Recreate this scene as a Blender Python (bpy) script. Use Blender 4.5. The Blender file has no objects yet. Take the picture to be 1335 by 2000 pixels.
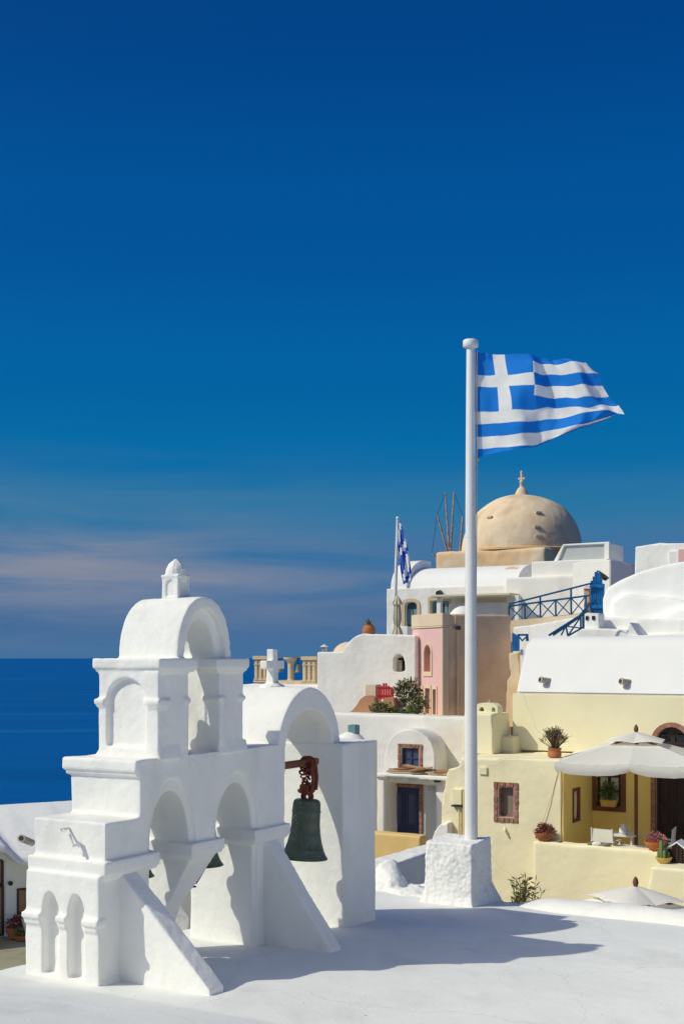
import bpy, bmesh, math, random
import numpy as np
from math import sin, cos, tan, pi, radians, sqrt, atan2
from mathutils import Vector, Matrix, noise
from mathutils.geometry import tessellate_polygon
random.seed(7)
C = bpy.context.scene.collection
sc = bpy.context.scene

# ------------------------------------------------------------------ camera
F = 2400.0; CX = 667.5; HZ = 1283.0; EYE = 3.0
cam = bpy.data.cameras.new('camera'); camo = bpy.data.objects.new('camera', cam); C.objects.link(camo)
camo.location = (0, 0, EYE); camo.rotation_euler = (pi/2, 0, 0)
cam.sensor_fit = 'VERTICAL'; cam.sensor_height = 36.0; cam.lens = F/2000*36
cam.shift_y = (HZ-1000)/2000.0
cam.clip_start = 0.1; cam.clip_end = 200000
sc.camera = camo

# ------------------------------------------------------------------ light
SUN = Vector((-0.964, -0.266, 0)).normalized()
EL = radians(41.5)
sv = Vector((SUN.x*cos(EL), SUN.y*cos(EL), sin(EL)))
sl = bpy.data.lights.new('sun', 'SUN'); sl.energy = 2.95; sl.angle = radians(0.5); sl.color = (1.0, 0.965, 0.80)
so = bpy.data.objects.new('sun', sl); C.objects.link(so)
so.rotation_euler = sv.to_track_quat('Z', 'Y').to_euler()

def s2l(r, g, b):
    f = lambda c: (c/255/12.92 if c/255 <= .04045 else ((c/255+.055)/1.055)**2.4)
    return (f(r), f(g), f(b))

world = bpy.data.worlds.new("World"); sc.world = world; world.use_nodes = True
wn = world.node_tree.nodes; wl = world.node_tree.links
wn.clear()
out = wn.new('ShaderNodeOutputWorld'); bg = wn.new('ShaderNodeBackground')
sky = wn.new('ShaderNodeTexSky'); sky.sky_type = 'NISHITA'; sky.sun_disc = False
sky.sun_elevation = EL; sky.sun_rotation = atan2(SUN.x, SUN.y)
tc = wn.new('ShaderNodeTexCoord'); sep = wn.new('ShaderNodeSeparateXYZ')
wl.new(tc.outputs['Generated'], sep.inputs[0])
asin = wn.new('ShaderNodeMath'); asin.operation = 'ARCSINE'; wl.new(sep.outputs[2], asin.inputs[0])
mr = wn.new('ShaderNodeMapRange'); mr.inputs[1].default_value = 0; mr.inputs[2].default_value = pi/2
wl.new(asin.outputs[0], mr.inputs[0])
ramp = wn.new('ShaderNodeValToRGB'); wl.new(mr.outputs[0], ramp.inputs[0])
ramp.color_ramp.interpolation = 'EASE'
stops = [(0.0, (66, 112, 156)), (1.6, (62, 106, 152)), (4.0, (60, 112, 158)), (7.0, (36, 116, 162)), (9.2, (2, 107, 165)),
         (12.5, (0, 98, 162)), (19, (0, 83, 153)), (28, (0, 67, 135)), (60, (0, 56, 122)), (90, (0, 54, 118))]
el = ramp.color_ramp.elements
while len(el) < len(stops): el.new(0.5)
for e, (d, c) in zip(el, stops):
    e.position = d/90; e.color = (*s2l(*c), 1)
# thin mauve cloud veils low over the sea
atn = wn.new('ShaderNodeMath'); atn.operation = 'ARCTAN2'
wl.new(sep.outputs[0], atn.inputs[0]); wl.new(sep.outputs[1], atn.inputs[1])
cmb = wn.new('ShaderNodeCombineXYZ'); wl.new(atn.outputs[0], cmb.inputs[0]); wl.new(asin.outputs[0], cmb.inputs[1])
mp = wn.new('ShaderNodeMapping'); mp.inputs['Scale'].default_value = (4.2, 40, 1); mp.inputs['Rotation'].default_value = (0, 0, 0.02)
mp.inputs['Location'].default_value = (2.3, 0.4, 0)
wl.new(cmb.outputs[0], mp.inputs[0])
nz = wn.new('ShaderNodeTexNoise'); nz.inputs['Scale'].default_value = 1.0; nz.inputs['Detail'].default_value = 6
nz.inputs['Roughness'].default_value = 0.55; nz.inputs['Distortion'].default_value = 0.6
wl.new(mp.outputs[0], nz.inputs[0])
cr = wn.new('ShaderNodeValToRGB'); wl.new(nz.outputs[0], cr.inputs[0])
cr.color_ramp.elements[0].position = 0.30; cr.color_ramp.elements[0].color = (0, 0, 0, 1)
cr.color_ramp.elements[1].position = 0.70; cr.color_ramp.elements[1].color = (1, 1, 1, 1)
band = wn.new('ShaderNodeValToRGB'); wl.new(mr.outputs[0], band.inputs[0])
bs = [(0, .05), (1.0, .22), (2.2, .62), (3.6, 1.0), (5.0, .85), (6.0, .3), (8.0, .12), (10, 0)]
be = band.color_ramp.elements
while len(be) < len(bs): be.new(0.5)
for e, (d, v) in zip(be, bs): e.position = d/90; e.color = (v, v, v, 1)
# the veil thins out away from the west (towards the village)
azr = wn.new('ShaderNodeMapRange'); azr.inputs[1].default_value = 0.16; azr.inputs[2].default_value = -0.22
azr.inputs[3].default_value = 0.25; azr.inputs[4].default_value = 1.0; azr.interpolation_type = 'SMOOTHSTEP'
wl.new(atn.outputs[0], azr.inputs[0])
m1 = wn.new('ShaderNodeMath'); m1.operation = 'MULTIPLY'; wl.new(cr.outputs[0], m1.inputs[0]); wl.new(band.outputs[0], m1.inputs[1])
m2 = wn.new('ShaderNodeMath'); m2.operation = 'MULTIPLY'; wl.new(m1.outputs[0], m2.inputs[0]); wl.new(azr.outputs[0], m2.inputs[1])
mixc = wn.new('ShaderNodeMix'); mixc.data_type = 'RGBA'
wl.new(m2.outputs[0], mixc.inputs[0]); wl.new(ramp.outputs[0], mixc.inputs[6])
mixc.inputs[7].default_value = (*s2l(138, 142, 158), 1)
nsc = wn.new('ShaderNodeMix'); nsc.data_type = 'RGBA'; nsc.blend_type = 'MULTIPLY'; nsc.inputs[0].default_value = 1
wl.new(sky.outputs[0], nsc.inputs[6]); nsc.inputs[7].default_value = (0.045, 0.06, 0.10, 1)
addn = wn.new('ShaderNodeMix'); addn.data_type = 'RGBA'; addn.inputs[0].default_value = 0.015
wl.new(mixc.outputs[2], addn.inputs[6]); wl.new(nsc.outputs[2], addn.inputs[7])
up = wn.new('ShaderNodeMix'); up.data_type = 'RGBA'; up.blend_type = 'MULTIPLY'; up.inputs[0].default_value = 1
# the clear sky brightens and whitens round the sun
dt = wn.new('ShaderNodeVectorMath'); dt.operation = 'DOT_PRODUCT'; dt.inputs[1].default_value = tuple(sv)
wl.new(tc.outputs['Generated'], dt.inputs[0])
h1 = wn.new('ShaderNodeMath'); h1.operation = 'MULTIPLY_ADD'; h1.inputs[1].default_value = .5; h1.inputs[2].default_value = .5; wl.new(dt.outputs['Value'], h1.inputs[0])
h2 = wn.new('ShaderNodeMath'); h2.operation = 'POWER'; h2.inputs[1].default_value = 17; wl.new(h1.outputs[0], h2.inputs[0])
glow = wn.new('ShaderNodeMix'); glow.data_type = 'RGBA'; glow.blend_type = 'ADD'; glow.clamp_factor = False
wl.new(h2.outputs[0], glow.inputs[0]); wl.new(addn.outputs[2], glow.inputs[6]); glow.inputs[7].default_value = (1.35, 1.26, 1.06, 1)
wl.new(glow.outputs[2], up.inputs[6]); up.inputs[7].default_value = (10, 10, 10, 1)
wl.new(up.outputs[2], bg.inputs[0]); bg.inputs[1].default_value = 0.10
wl.new(bg.outputs[0], out.inputs[0])

vs = sc.view_settings; vs.view_transform = 'Standard'; vs.look = 'None'; vs.exposure = 0.0; vs.gamma = 1.0
vs.use_curve_mapping = False
sc.cycles.max_bounces = 12; sc.cycles.diffuse_bounces = 8
sc.cycles.use_denoising = True

# ------------------------------------------------------------------ materials
def mat(name, col, rough=0.85, var=0.06, vscale=1.5, bump=0.0, bscale=30, bump2=0.0, b2scale=5, metal=0.0, col2=None, spec=0.3,
        c2lo=.5, c2hi=.75, c2scale=None, c2stretch=(1, 1, 1), coat=0):
    m = bpy.data.materials.new(name); m.use_nodes = True
    n = m.node_tree.nodes; l = m.node_tree.links; b = n['Principled BSDF']
    b.inputs['Roughness'].default_value = rough; b.inputs['Metallic'].default_value = metal
    b.inputs['Specular IOR Level'].default_value = spec
    g = n.new('ShaderNodeNewGeometry')
    base = None
    if var:
        t = n.new('ShaderNodeTexNoise'); t.inputs['Scale'].default_value = vscale; t.inputs['Detail'].default_value = 7
        t.inputs['Roughness'].default_value = .62
        l.new(g.outputs['Position'], t.inputs['Vector'])
        r = n.new('ShaderNodeMapRange'); r.inputs[1].default_value = .3; r.inputs[2].default_value = .7
        r.inputs[3].default_value = 1-var; r.inputs[4].default_value = 1+var*.5
        l.new(t.outputs[0], r.inputs[0])
        mx = n.new('ShaderNodeMix'); mx.data_type = 'RGBA'; mx.blend_type = 'MULTIPLY'; mx.inputs[0].default_value = 1
        mx.inputs[6].default_value = (*col, 1); l.new(r.outputs[0], mx.inputs[7])
        base = mx.outputs[2]
    if col2 is not None:
        t2 = n.new('ShaderNodeTexNoise'); t2.inputs['Scale'].default_value = c2scale or vscale*1.7; t2.inputs['Detail'].default_value = 8
        mpp = n.new('ShaderNodeMapping'); mpp.inputs['Scale'].default_value = c2stretch
        l.new(g.outputs['Position'], mpp.inputs[0]); l.new(mpp.outputs[0], t2.inputs['Vector'])
        r2 = n.new('ShaderNodeMapRange'); r2.inputs[1].default_value = c2lo; r2.inputs[2].default_value = c2hi
        l.new(t2.outputs[0], r2.inputs[0])
        mx2 = n.new('ShaderNodeMix'); mx2.data_type = 'RGBA'
        l.new(r2.outputs[0], mx2.inputs[0])
        if base is not None: l.new(base, mx2.inputs[6])
        else: mx2.inputs[6].default_value = (*col, 1)
        mx2.inputs[7].default_value = (*col2, 1)
        base = mx2.outputs[2]
    if base is not None: l.new(base, b.inputs['Base Color'])
    else: b.inputs['Base Color'].default_value = (*col, 1)
    prev = None
    for st, scl, dist in ((bump, bscale, .01), (bump2, b2scale, .05)):
        if st:
            t3 = n.new('ShaderNodeTexNoise'); t3.inputs['Scale'].default_value = scl; t3.inputs['Detail'].default_value = 5
            l.new(g.outputs['Position'], t3.inputs['Vector'])
            bp = n.new('ShaderNodeBump'); bp.inputs['Strength'].default_value = st; bp.inputs['Distance'].default_value = dist
            l.new(t3.outputs[0], bp.inputs['Height'])
            if prev: l.new(prev, bp.inputs['Normal'])
            prev = bp.outputs[0]
    if prev: l.new(prev, b.inputs['Normal'])
    return m

M = {}
M['white'] = mat('whitewash', (.855, .85, .81), .9, .06, 1.1, .45, 24, .30, 4, col2=(.68, .665, .61), c2lo=.56, c2hi=.88, c2scale=2.6, c2stretch=(1, 1, .4))
M['white_rough'] = mat('rough_whitewash', (.84, .835, .805), .92, .06, 2, .8, 16, .5, 6, col2=(.62, .62, .59), c2lo=.58, c2hi=.8, c2scale=7)
M['roof'] = mat('roof_whitewash', (.80, .81, .785), .88, .055, .8, .30, 26, .22, 2.6, col2=(.64, .64, .62), c2lo=.52, c2hi=.85, c2scale=1.3, c2stretch=(1.4, .7, 1))
M['white_far'] = mat('old_whitewash', (.83, .81, .755), .9, .06, .8, .4, 12, .3, 2.2, col2=(.64, .61, .55), c2lo=.55, c2hi=.85, c2scale=1.4, c2stretch=(1, 1, .35))
M['white_pink'] = mat('worn_whitewash', (.81, .78, .72), .9, .06, .9, .4, 12, .3, 2, col2=(.66, .56, .50), c2lo=.52, c2hi=.9, c2scale=.9, c2stretch=(.7, .7, 1.2))
M['vault_white'] = mat('vault_whitewash', (.84, .835, .81), .88, .04, .8, .3, 14, .15, 2)
M['cream'] = mat('cream_plaster', (.87, .80, .545), .9, .05, .8, .35, 14, .22, 2.4, col2=(.82, .73, .46), c2lo=.5, c2hi=.9, c2scale=1.1)
M['yellow'] = mat('shaded_house_plaster', (.92, .69, .22), .9, .06, 1.2, .3, 14, .2, 3)  # house plaster with the patio's shade tone put into the colour
M['pipe_yellow'] = mat('yellow_painted_pipe', (.80, .66, .33), .6, .08, 4)
M['ochre_wall'] = mat('orange_yellow_plaster', (.78, .55, .22), .9, .07, 1.5, .3, 14, .2, 3)
M['pink'] = mat('pink_plaster', (.74, .47, .46), .92, .06, 1.6, .3, 14, .2, 3, col2=(.64, .36, .35), c2lo=.5, c2hi=.95, c2scale=1.6)
M['tan'] = mat('tan_plaster', (.70, .51, .36), .92, .14, 1.1, .4, 12, .3, 2, col2=(.48, .33, .23), c2lo=.5, c2hi=.8, c2scale=.9)
M['tan_trim'] = mat('sand_plaster', (.70, .56, .40), .92, .07, 1.6, .3, 14)
M['brown_wall'] = mat('red_brown_plaster', (.50, .27, .15), .92, .12, 1.6, .3, 14)
M['dome'] = mat('ochre_dome_plaster', (.81, .64, .44), .92, .16, .9, .6, 6, .5, 1.5, col2=(.58, .40, .23), c2lo=.48, c2hi=.78, c2scale=1.1, c2stretch=(1, 1, .28))
M['drum'] = mat('orange_stone_plaster', (.78, .53, .29), .92, .15, 1.2, .6, 6, .5, 2, col2=(.72, .60, .42), c2lo=.45, c2hi=.65, c2scale=.7)
M['stone_tan'] = mat('carved_tan_stone', (.62, .50, .33), .92, .12, 3, .5, 14, .2, 4, col2=(.30, .23, .16), c2lo=.58, c2hi=.8, c2scale=3)
M['spout'] = mat('grey_clay_pipe', (.52, .47, .38), .9, .15, 8)
M['redstone'] = mat('red_brown_stone', (.33, .15, .10), .9, .25, 6, .8, 30, .5, 9, col2=(.46, .27, .20), c2lo=.45, c2hi=.7, c2scale=9)
M['mortar'] = mat('pale_mortar', (.50, .40, .33), .95, .1, 5)
M['wood_red'] = mat('red_brown_timber', (.20, .075, .045), .65, .2, 5, .3, 40)
M['wood_dark'] = mat('dark_brown_timber', (.045, .026, .022), .45, .2, 6, .2, 40)
M['wood_tan'] = mat('tan_shutter_wood', (.36, .24, .13), .7, .12, 5, .3, 40, c2stretch=(1, 1, .1), col2=(.26, .17, .09), c2lo=.45, c2hi=.7, c2scale=9)
M['plank'] = mat('weathered_plank', (.42, .24, .12), .8, .2, 4, .4, 30, col2=(.50, .42, .34), c2lo=.45, c2hi=.65, c2scale=4)
M['navy'] = mat('navy_painted_door', (.04, .055, .14), .45, .15, 4, .15, 40)
M['navy2'] = mat('navy_door_panel', (.075, .088, .165), .5, .2, 4, .15, 40)
M['glass'] = mat('window_glass', (.02, .028, .05), .08, 0, spec=.5)
M['curtain'] = mat('white_curtain_pane', (.62, .60, .54), .6, .1, 4)
M['glass_pale'] = mat('curtained_pane', (.24, .20, .16), .35, .15, 3, spec=.5)
M['glass_blue'] = mat('blue_grey_pane', (.06, .075, .14), .15, 0, spec=.5)
M['teal'] = mat('faded_teal_paint', (.16, .30, .32), .5, .12, 3)
M['teal_dark'] = mat('dark_teal_paint', (.05, .12, .13), .5, .12, 3)
M['blue'] = mat('bright_blue_paint', (.006, .12, .36), .42, .15, 5, col2=(.01, .20, .46), c2lo=.5, c2hi=.7, c2scale=3)
M['blue_dark'] = mat('blue_rail_paint', (.008, .085, .21), .4, .1, 5)
M['red'] = mat('red_gate_paint', (.52, .02, .025), .45, .08, 5)
M['bronze'] = mat('green_bronze', (.105, .135, .098), .5, .35, 6, .35, 40, .2, 9, metal=.12, col2=(.22, .20, .13), c2lo=.62, c2hi=.78, c2scale=16)
M['bronze_pale'] = mat('pale_green_bronze', (.22, .24, .14), .6, .2, 6, metal=.2)
M['rust'] = mat('rusty_red_iron', (.20, .045, .025), .75, .3, 14, .4, 60)
M['iron'] = mat('dark_iron', (.05, .045, .04), .6, .2, 9)
M['metal'] = mat('grey_metal', (.45, .45, .44), .4, .1, 9, metal=.7)
M['pole'] = mat('white_pole_paint', (.80, .80, .785), .5, .05, 3, .1, 30, col2=(.68, .67, .63), c2lo=.6, c2hi=.8, c2scale=5, c2stretch=(2, 2, .4))
M['terracotta'] = mat('terracotta', (.46, .17, .07), .85, .14, 9, .2, 50)
M['orange_pot'] = mat('orange_glazed_pot', (.58, .19, .04), .5, .08, 9)
M['yellow_pot'] = mat('yellow_pot', (.70, .45, .12), .6, .08, 9)
M['leaf'] = mat('green_leaf', (.10, .165, .04), .6, .45, 8)
M['leaf_olive'] = mat('olive_leaf', (.22, .22, .08), .7, .4, 12)
M['leaf_dark'] = mat('dark_leaf', (.06, .11, .03), .6, .4, 8)
M['leaf_grey'] = mat('grey_green_agave', (.22, .25, .14), .6, .2, 9)
M['dry'] = mat('dry_brown_stems', (.17, .12, .075), .9, .3, 20)
M['dry_bud'] = mat('dry_brown_buds', (.26, .20, .12), .9, .3, 20)
M['flower'] = mat('dusky_pink_succulent', (.42, .19, .19), .7, .35, 30)
M['flower2'] = mat('red_brown_succulent', (.26, .09, .07), .7, .35, 30)
M['cactus'] = mat('cactus_green', (.17, .25, .09), .7, .2, 12)
M['canvas'] = mat('white_canvas', (.76, .75, .70), .9, .05, 2, .2, 60, .25, 4)
M['canvas_cream'] = mat('cream_canvas', (.74, .69, .55), .9, .06, 3, .2, 60)
M['paint_white'] = mat('white_painted_wood', (.74, .73, .69), .6, .06, 9)
M['flag_white'] = mat('flag_white_cloth', (.72, .73, .73), .8, .04, 9, .2, 120)
M['flag_blue'] = mat('flag_blue_cloth', (.008, .15, .60), .75, .10, 4, .2, 120)
M['flag_blue2'] = mat('faded_flag_blue_cloth', (.02, .10, .52), .8, .10, 4)
M['pebble'] = mat('grey_pebble', (.22, .21, .19), .8, .25, 12)
M['ground'] = mat('olive_concrete', (.33, .31, .22), .95, .16, 2.5, .5, 22, col2=(.22, .21, .14), c2lo=.5, c2hi=.75, c2scale=5)
M['earth'] = mat('dry_hillside', (.27, .22, .16), .95, .3, .3, .6, 2, .6, .5)
M['island'] = mat('far_island_rock', (.12, .18, .24), .95, .2, .01)
M['black'] = mat('unlit_black', (.02, .02, .02), .5, 0)  # flat black standing in for the unlit depth of openings
M['shed_panel'] = mat('pale_grey_panel', (.47, .50, .49), .35, .05, 2)

def cloth(name, col):
    m = mat(name, col, .8, .04, 9, .2, 120); n = m.node_tree.nodes; l = m.node_tree.links
    tr = n.new('ShaderNodeBsdfTranslucent'); tr.inputs[0].default_value = (*col, 1)
    mx = n.new('ShaderNodeMixShader'); mx.inputs[0].default_value = .30
    l.new(n['Principled BSDF'].outputs[0], mx.inputs[1]); l.new(tr.outputs[0], mx.inputs[2]); l.new(mx.outputs[0], n['Material Output'].inputs[0])
    return m
M['flag_white'] = cloth('flag_white_cloth', (.94, .94, .92)); M['flag_blue'] = cloth('flag_blue_cloth', (.004, .23, .78)); M['canvas'] = cloth('white_canvas', (.92, .91, .85)); M['canvas_cream'] = cloth('cream_canvas', (.80, .75, .60))
def specks(m, scale=7.0, thr=.06, col=(.22, .21, .19)):
    n = m.node_tree.nodes; l = m.node_tree.links; b = n['Principled BSDF']
    src = b.inputs['Base Color'].links[0].from_socket
    g = n.new('ShaderNodeNewGeometry'); v = n.new('ShaderNodeTexVoronoi'); v.inputs['Scale'].default_value = scale
    l.new(g.outputs['Position'], v.inputs['Vector'])
    nn = n.new('ShaderNodeTexNoise'); nn.inputs['Scale'].default_value = 2.1; l.new(g.outputs['Position'], nn.inputs['Vector'])
    r = n.new('ShaderNodeMapRange'); r.inputs[1].default_value = .45; r.inputs[2].default_value = .75; r.inputs[3].default_value = 0; r.inputs[4].default_value = thr*1.6; l.new(nn.outputs[0], r.inputs[0])
    lt = n.new('ShaderNodeMath'); lt.operation = 'LESS_THAN'; l.new(v.outputs['Distance'], lt.inputs[0]); l.new(r.outputs[0], lt.inputs[1])
    mx = n.new('ShaderNodeMix'); mx.data_type = 'RGBA'; l.new(lt.outputs[0], mx.inputs[0]); l.new(src, mx.inputs[6]); mx.inputs[7].default_value = (*col, 1)
    l.new(mx.outputs[2], b.inputs['Base Color'])
def cracks(m, scale=.55, thr=.0045, amt=.20):
    n = m.node_tree.nodes; l = m.node_tree.links; b = n['Principled BSDF']
    src = b.inputs['Base Color'].links[0].from_socket
    g = n.new('ShaderNodeNewGeometry'); nn = n.new('ShaderNodeTexNoise'); nn.inputs['Scale'].default_value = 1.7; nn.inputs['Detail'].default_value = 6
    l.new(g.outputs['Position'], nn.inputs['Vector'])
    ad = n.new('ShaderNodeMix'); ad.data_type = 'VECTOR'; ad.inputs[0].default_value = .35; l.new(g.outputs['Position'], ad.inputs[4]); l.new(nn.outputs['Color'], ad.inputs[5])
    v = n.new('ShaderNodeTexVoronoi'); v.feature = 'DISTANCE_TO_EDGE'; v.inputs['Scale'].default_value = scale; l.new(ad.outputs[1], v.inputs['Vector'])
    r = n.new('ShaderNodeMapRange'); r.inputs[1].default_value = 0; r.inputs[2].default_value = thr; r.inputs[3].default_value = amt; r.inputs[4].default_value = 0; l.new(v.outputs['Distance'], r.inputs[0])
    mx = n.new('ShaderNodeMix'); mx.data_type = 'RGBA'; l.new(r.outputs[0], mx.inputs[0]); l.new(src, mx.inputs[6]); mx.inputs[7].default_value = (.35, .35, .34, 1)
    l.new(mx.outputs[2], b.inputs['Base Color'])
cracks(M['roof']); cracks(M['cream'], .35, .0035, .3); cracks(M['tan'], .5, .006, .4); cracks(M['dome'], .35, .006, .4)
specks(M['roof'], 6.0, .055); specks(M['white'], 11.0, .05, (.45, .44, .41)); specks(M['bronze'], 26, .16, (.42, .45, .38))
# sea
def sea_mat():
    m = bpy.data.materials.new('deep_blue_sea'); m.use_nodes = True
    n = m.node_tree.nodes; l = m.node_tree.links; b = n['Principled BSDF']
    b.inputs['Roughness'].default_value = .5; b.inputs['Specular IOR Level'].default_value = .06
    g = n.new('ShaderNodeNewGeometry')
    mpp = n.new('ShaderNodeMapping'); mpp.inputs['Scale'].default_value = (.0009, .0045, 1); mpp.inputs['Rotation'].default_value = (0, 0, .12)
    l.new(g.outputs['Position'], mpp.inputs[0])
    t = n.new('ShaderNodeTexNoise'); t.inputs['Scale'].default_value = 1.3; t.inputs['Detail'].default_value = 9; t.inputs['Distortion'].default_value = .8
    l.new(mpp.outputs[0], t.inputs['Vector'])
    r = n.new('ShaderNodeValToRGB'); l.new(t.outputs[0], r.inputs[0])
    r.color_ramp.elements[0].position = .35; r.color_ramp.elements[0].color = (.0, .084, .285, 1)
    r.color_ramp.elements[1].position = .62; r.color_ramp.elements[1].color = (.0, .104, .345, 1)
    e = r.color_ramp.elements.new(.74); e.color = (.008, .16, .44, 1)
    l.new(r.outputs[0], b.inputs['Base Color'])
    t2 = n.new('ShaderNodeTexNoise'); t2.inputs['Scale'].default_value = .06; t2.inputs['Detail'].default_value = 8
    l.new(g.outputs['Position'], t2.inputs['Vector'])
    bp = n.new('ShaderNodeBump'); bp.inputs['Strength'].default_value = .5; bp.inputs['Distance'].default_value = 1.5
    l.new(t2.outputs[0], bp.inputs['Height']); l.new(bp.outputs[0], b.inputs['Normal'])
    return m
M['sea'] = sea_mat()

# ------------------------------------------------------------------ mesh builder
class MB:
    def __init__(s): s.v = []; s.f = []; s.mi = []; s.cur = 0
    def add(s, vs, fs):
        o = len(s.v); s.v += [tuple(p) for p in vs]
        for f in fs: s.f.append(tuple(i+o for i in f)); s.mi.append(s.cur)
        return s
    def box(s, x0, x1, y0, y1, z0, z1, T=None):
        vs = [Vector(p) for p in ((x0, y0, z0), (x1, y0, z0), (x1, y1, z0), (x0, y1, z0), (x0, y0, z1), (x1, y0, z1), (x1, y1, z1), (x0, y1, z1))]
        if T is not None: vs = [T @ p for p in vs]
        return s.add(vs, [(0, 3, 2, 1), (4, 5, 6, 7), (0, 1, 5, 4), (1, 2, 6, 5), (2, 3, 7, 6), (3, 0, 4, 7)])
    def prism(s, a, b):                     # two 3D loops of equal length
        n = len(a)
        return s.add(list(a)+list(b), [tuple(range(n-1, -1, -1)), tuple(range(n, 2*n))]+[(i, (i+1) % n, n+(i+1) % n, n+i) for i in range(n)])
    def plate(s, axis, outline, holes, d0, d1):
        loops = [outline]+list(holes)
        pts = [p for lp in loops for p in lp]
        tris = tessellate_polygon([[Vector((p[0], p[1], 0)) for p in lp] for lp in loops])
        def P(p, d):
            if axis == 'y': return (p[0], d, p[1])
            if axis == 'x': return (d, p[0], p[1])
            return (p[0], p[1], d)
        n = len(pts)
        vs = [P(p, d0) for p in pts]+[P(p, d1) for p in pts]
        fs = [tuple(t) for t in tris]+[tuple(i+n for i in reversed(t)) for t in tris]
        o = 0
        for lp in loops:
            k = len(lp)
            for i in range(k): j = (i+1) % k; fs.append((o+i, o+j, n+o+j, n+o+i))
            o += k
        return s.add(vs, fs)
    def lathe(s, prof, c=(0, 0, 0), n=24, sx=1, sy=1, closed=True):
        vs = []; fs = []; k = len(prof)
        for i in range(n):
            a = 2*pi*i/n
            for r, z in prof: vs.append((c[0]+r*cos(a)*sx, c[1]+r*sin(a)*sy, c[2]+z))
        for i in range(n):
            j = (i+1) % n
            for q in range(k-1): fs.append((i*k+q, j*k+q, j*k+q+1, i*k+q+1))
        if closed:
            if prof[0][0] > 1e-6: fs.append(tuple(i*k for i in range(n))[::-1])
            if prof[-1][0] > 1e-6: fs.append(tuple(i*k+k-1 for i in range(n)))
        return s.add(vs, fs)
    def tube(s, pts, r, n=8, r2=None):
        pts = [Vector(p) for p in pts]; m = len(pts); vs = []; fs = []
        for i, p in enumerate(pts):
            d = (pts[min(i+1, m-1)]-pts[max(i-1, 0)]).normalized()
            a = Vector((0, 0, 1)) if abs(d.z) < .9 else Vector((1, 0, 0))
            x = d.cross(a).normalized(); y = d.cross(x)
            rr = r if r2 is None else r+(r2-r)*i/(m-1)
            for k in range(n): t = 2*pi*k/n+pi/n; vs.append(p+x*rr*cos(t)+y*rr*sin(t))
        for i in range(m-1):
            for k in range(n): j = (k+1) % n; fs.append((i*n+k, i*n+j, (i+1)*n+j, (i+1)*n+k))
        fs.append(tuple(range(n))[::-1]); fs.append(tuple(range((m-1)*n, m*n)))
        return s.add(vs, fs)
    def ball(s, c, r, nu=12, nv=8):
        if not hasattr(r, '__len__'): r = (r, r, r)
        vs = [(c[0], c[1], c[2]+r[2])]; fs = []
        for i in range(1, nv):
            t = pi*i/nv
            for k in range(nu): a = 2*pi*k/nu; vs.append((c[0]+r[0]*sin(t)*cos(a), c[1]+r[1]*sin(t)*sin(a), c[2]+r[2]*cos(t)))
        vs.append((c[0], c[1], c[2]-r[2]))
        for k in range(nu):
            j = (k+1) % nu
            fs.append((0, 1+k, 1+j))
            for i in range(nv-2): fs.append((1+i*nu+k, 1+(i+1)*nu+k, 1+(i+1)*nu+j, 1+i*nu+j))
            fs.append((1+(nv-2)*nu+k, len(vs)-1, 1+(nv-2)*nu+j))
        return s.add(vs, fs)
    def torus(s, c, R, r, T=None, n=12, m=6, sx=1.0):
        vs = []; fs = []
        for i in range(n):
            a = 2*pi*i/n
            for k in range(m):
                b = 2*pi*k/m; p = Vector(((R+r*cos(b))*cos(a)*sx, (R+r*cos(b))*sin(a), r*sin(b)))
                if T is not None: p = T @ p
                vs.append(p+Vector(c))
        for i in range(n):
            for k in range(m): fs.append((i*m+k, ((i+1) % n)*m+k, ((i+1) % n)*m+(k+1) % m, i*m+(k+1) % m))
        return s.add(vs, fs)
    def quad(s, *p): return s.add(p, [tuple(range(len(p)))])
    def mesh(s, name, mats, bevel=0, seg=2, smooth=35, recalc=True):
        me = bpy.data.meshes.new(name); me.from_pydata(s.v, [], s.f)
        mats = mats if isinstance(mats, (list, tuple)) else [mats]
        for m in mats: me.materials.append(m)
        if len(mats) > 1: me.polygons.foreach_set('material_index', s.mi)
        if recalc or bevel:
            bm = bmesh.new(); bm.from_mesh(me)
            if recalc: bmesh.ops.recalc_face_normals(bm, faces=bm.faces)
            if bevel:
                es = [e for e in bm.edges if len(e.link_faces) == 2 and e.calc_face_angle(0) > radians(40)]
                bmesh.ops.bevel(bm, geom=es, offset=bevel, segments=seg, affect='EDGES', clamp_overlap=True)
            bm.to_mesh(me); bm.free()
        if smooth:
            me.polygons.foreach_set('use_smooth', [True]*len(me.polygons)); me.set_sharp_from_angle(angle=radians(smooth))
        me.update()
        return me

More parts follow.
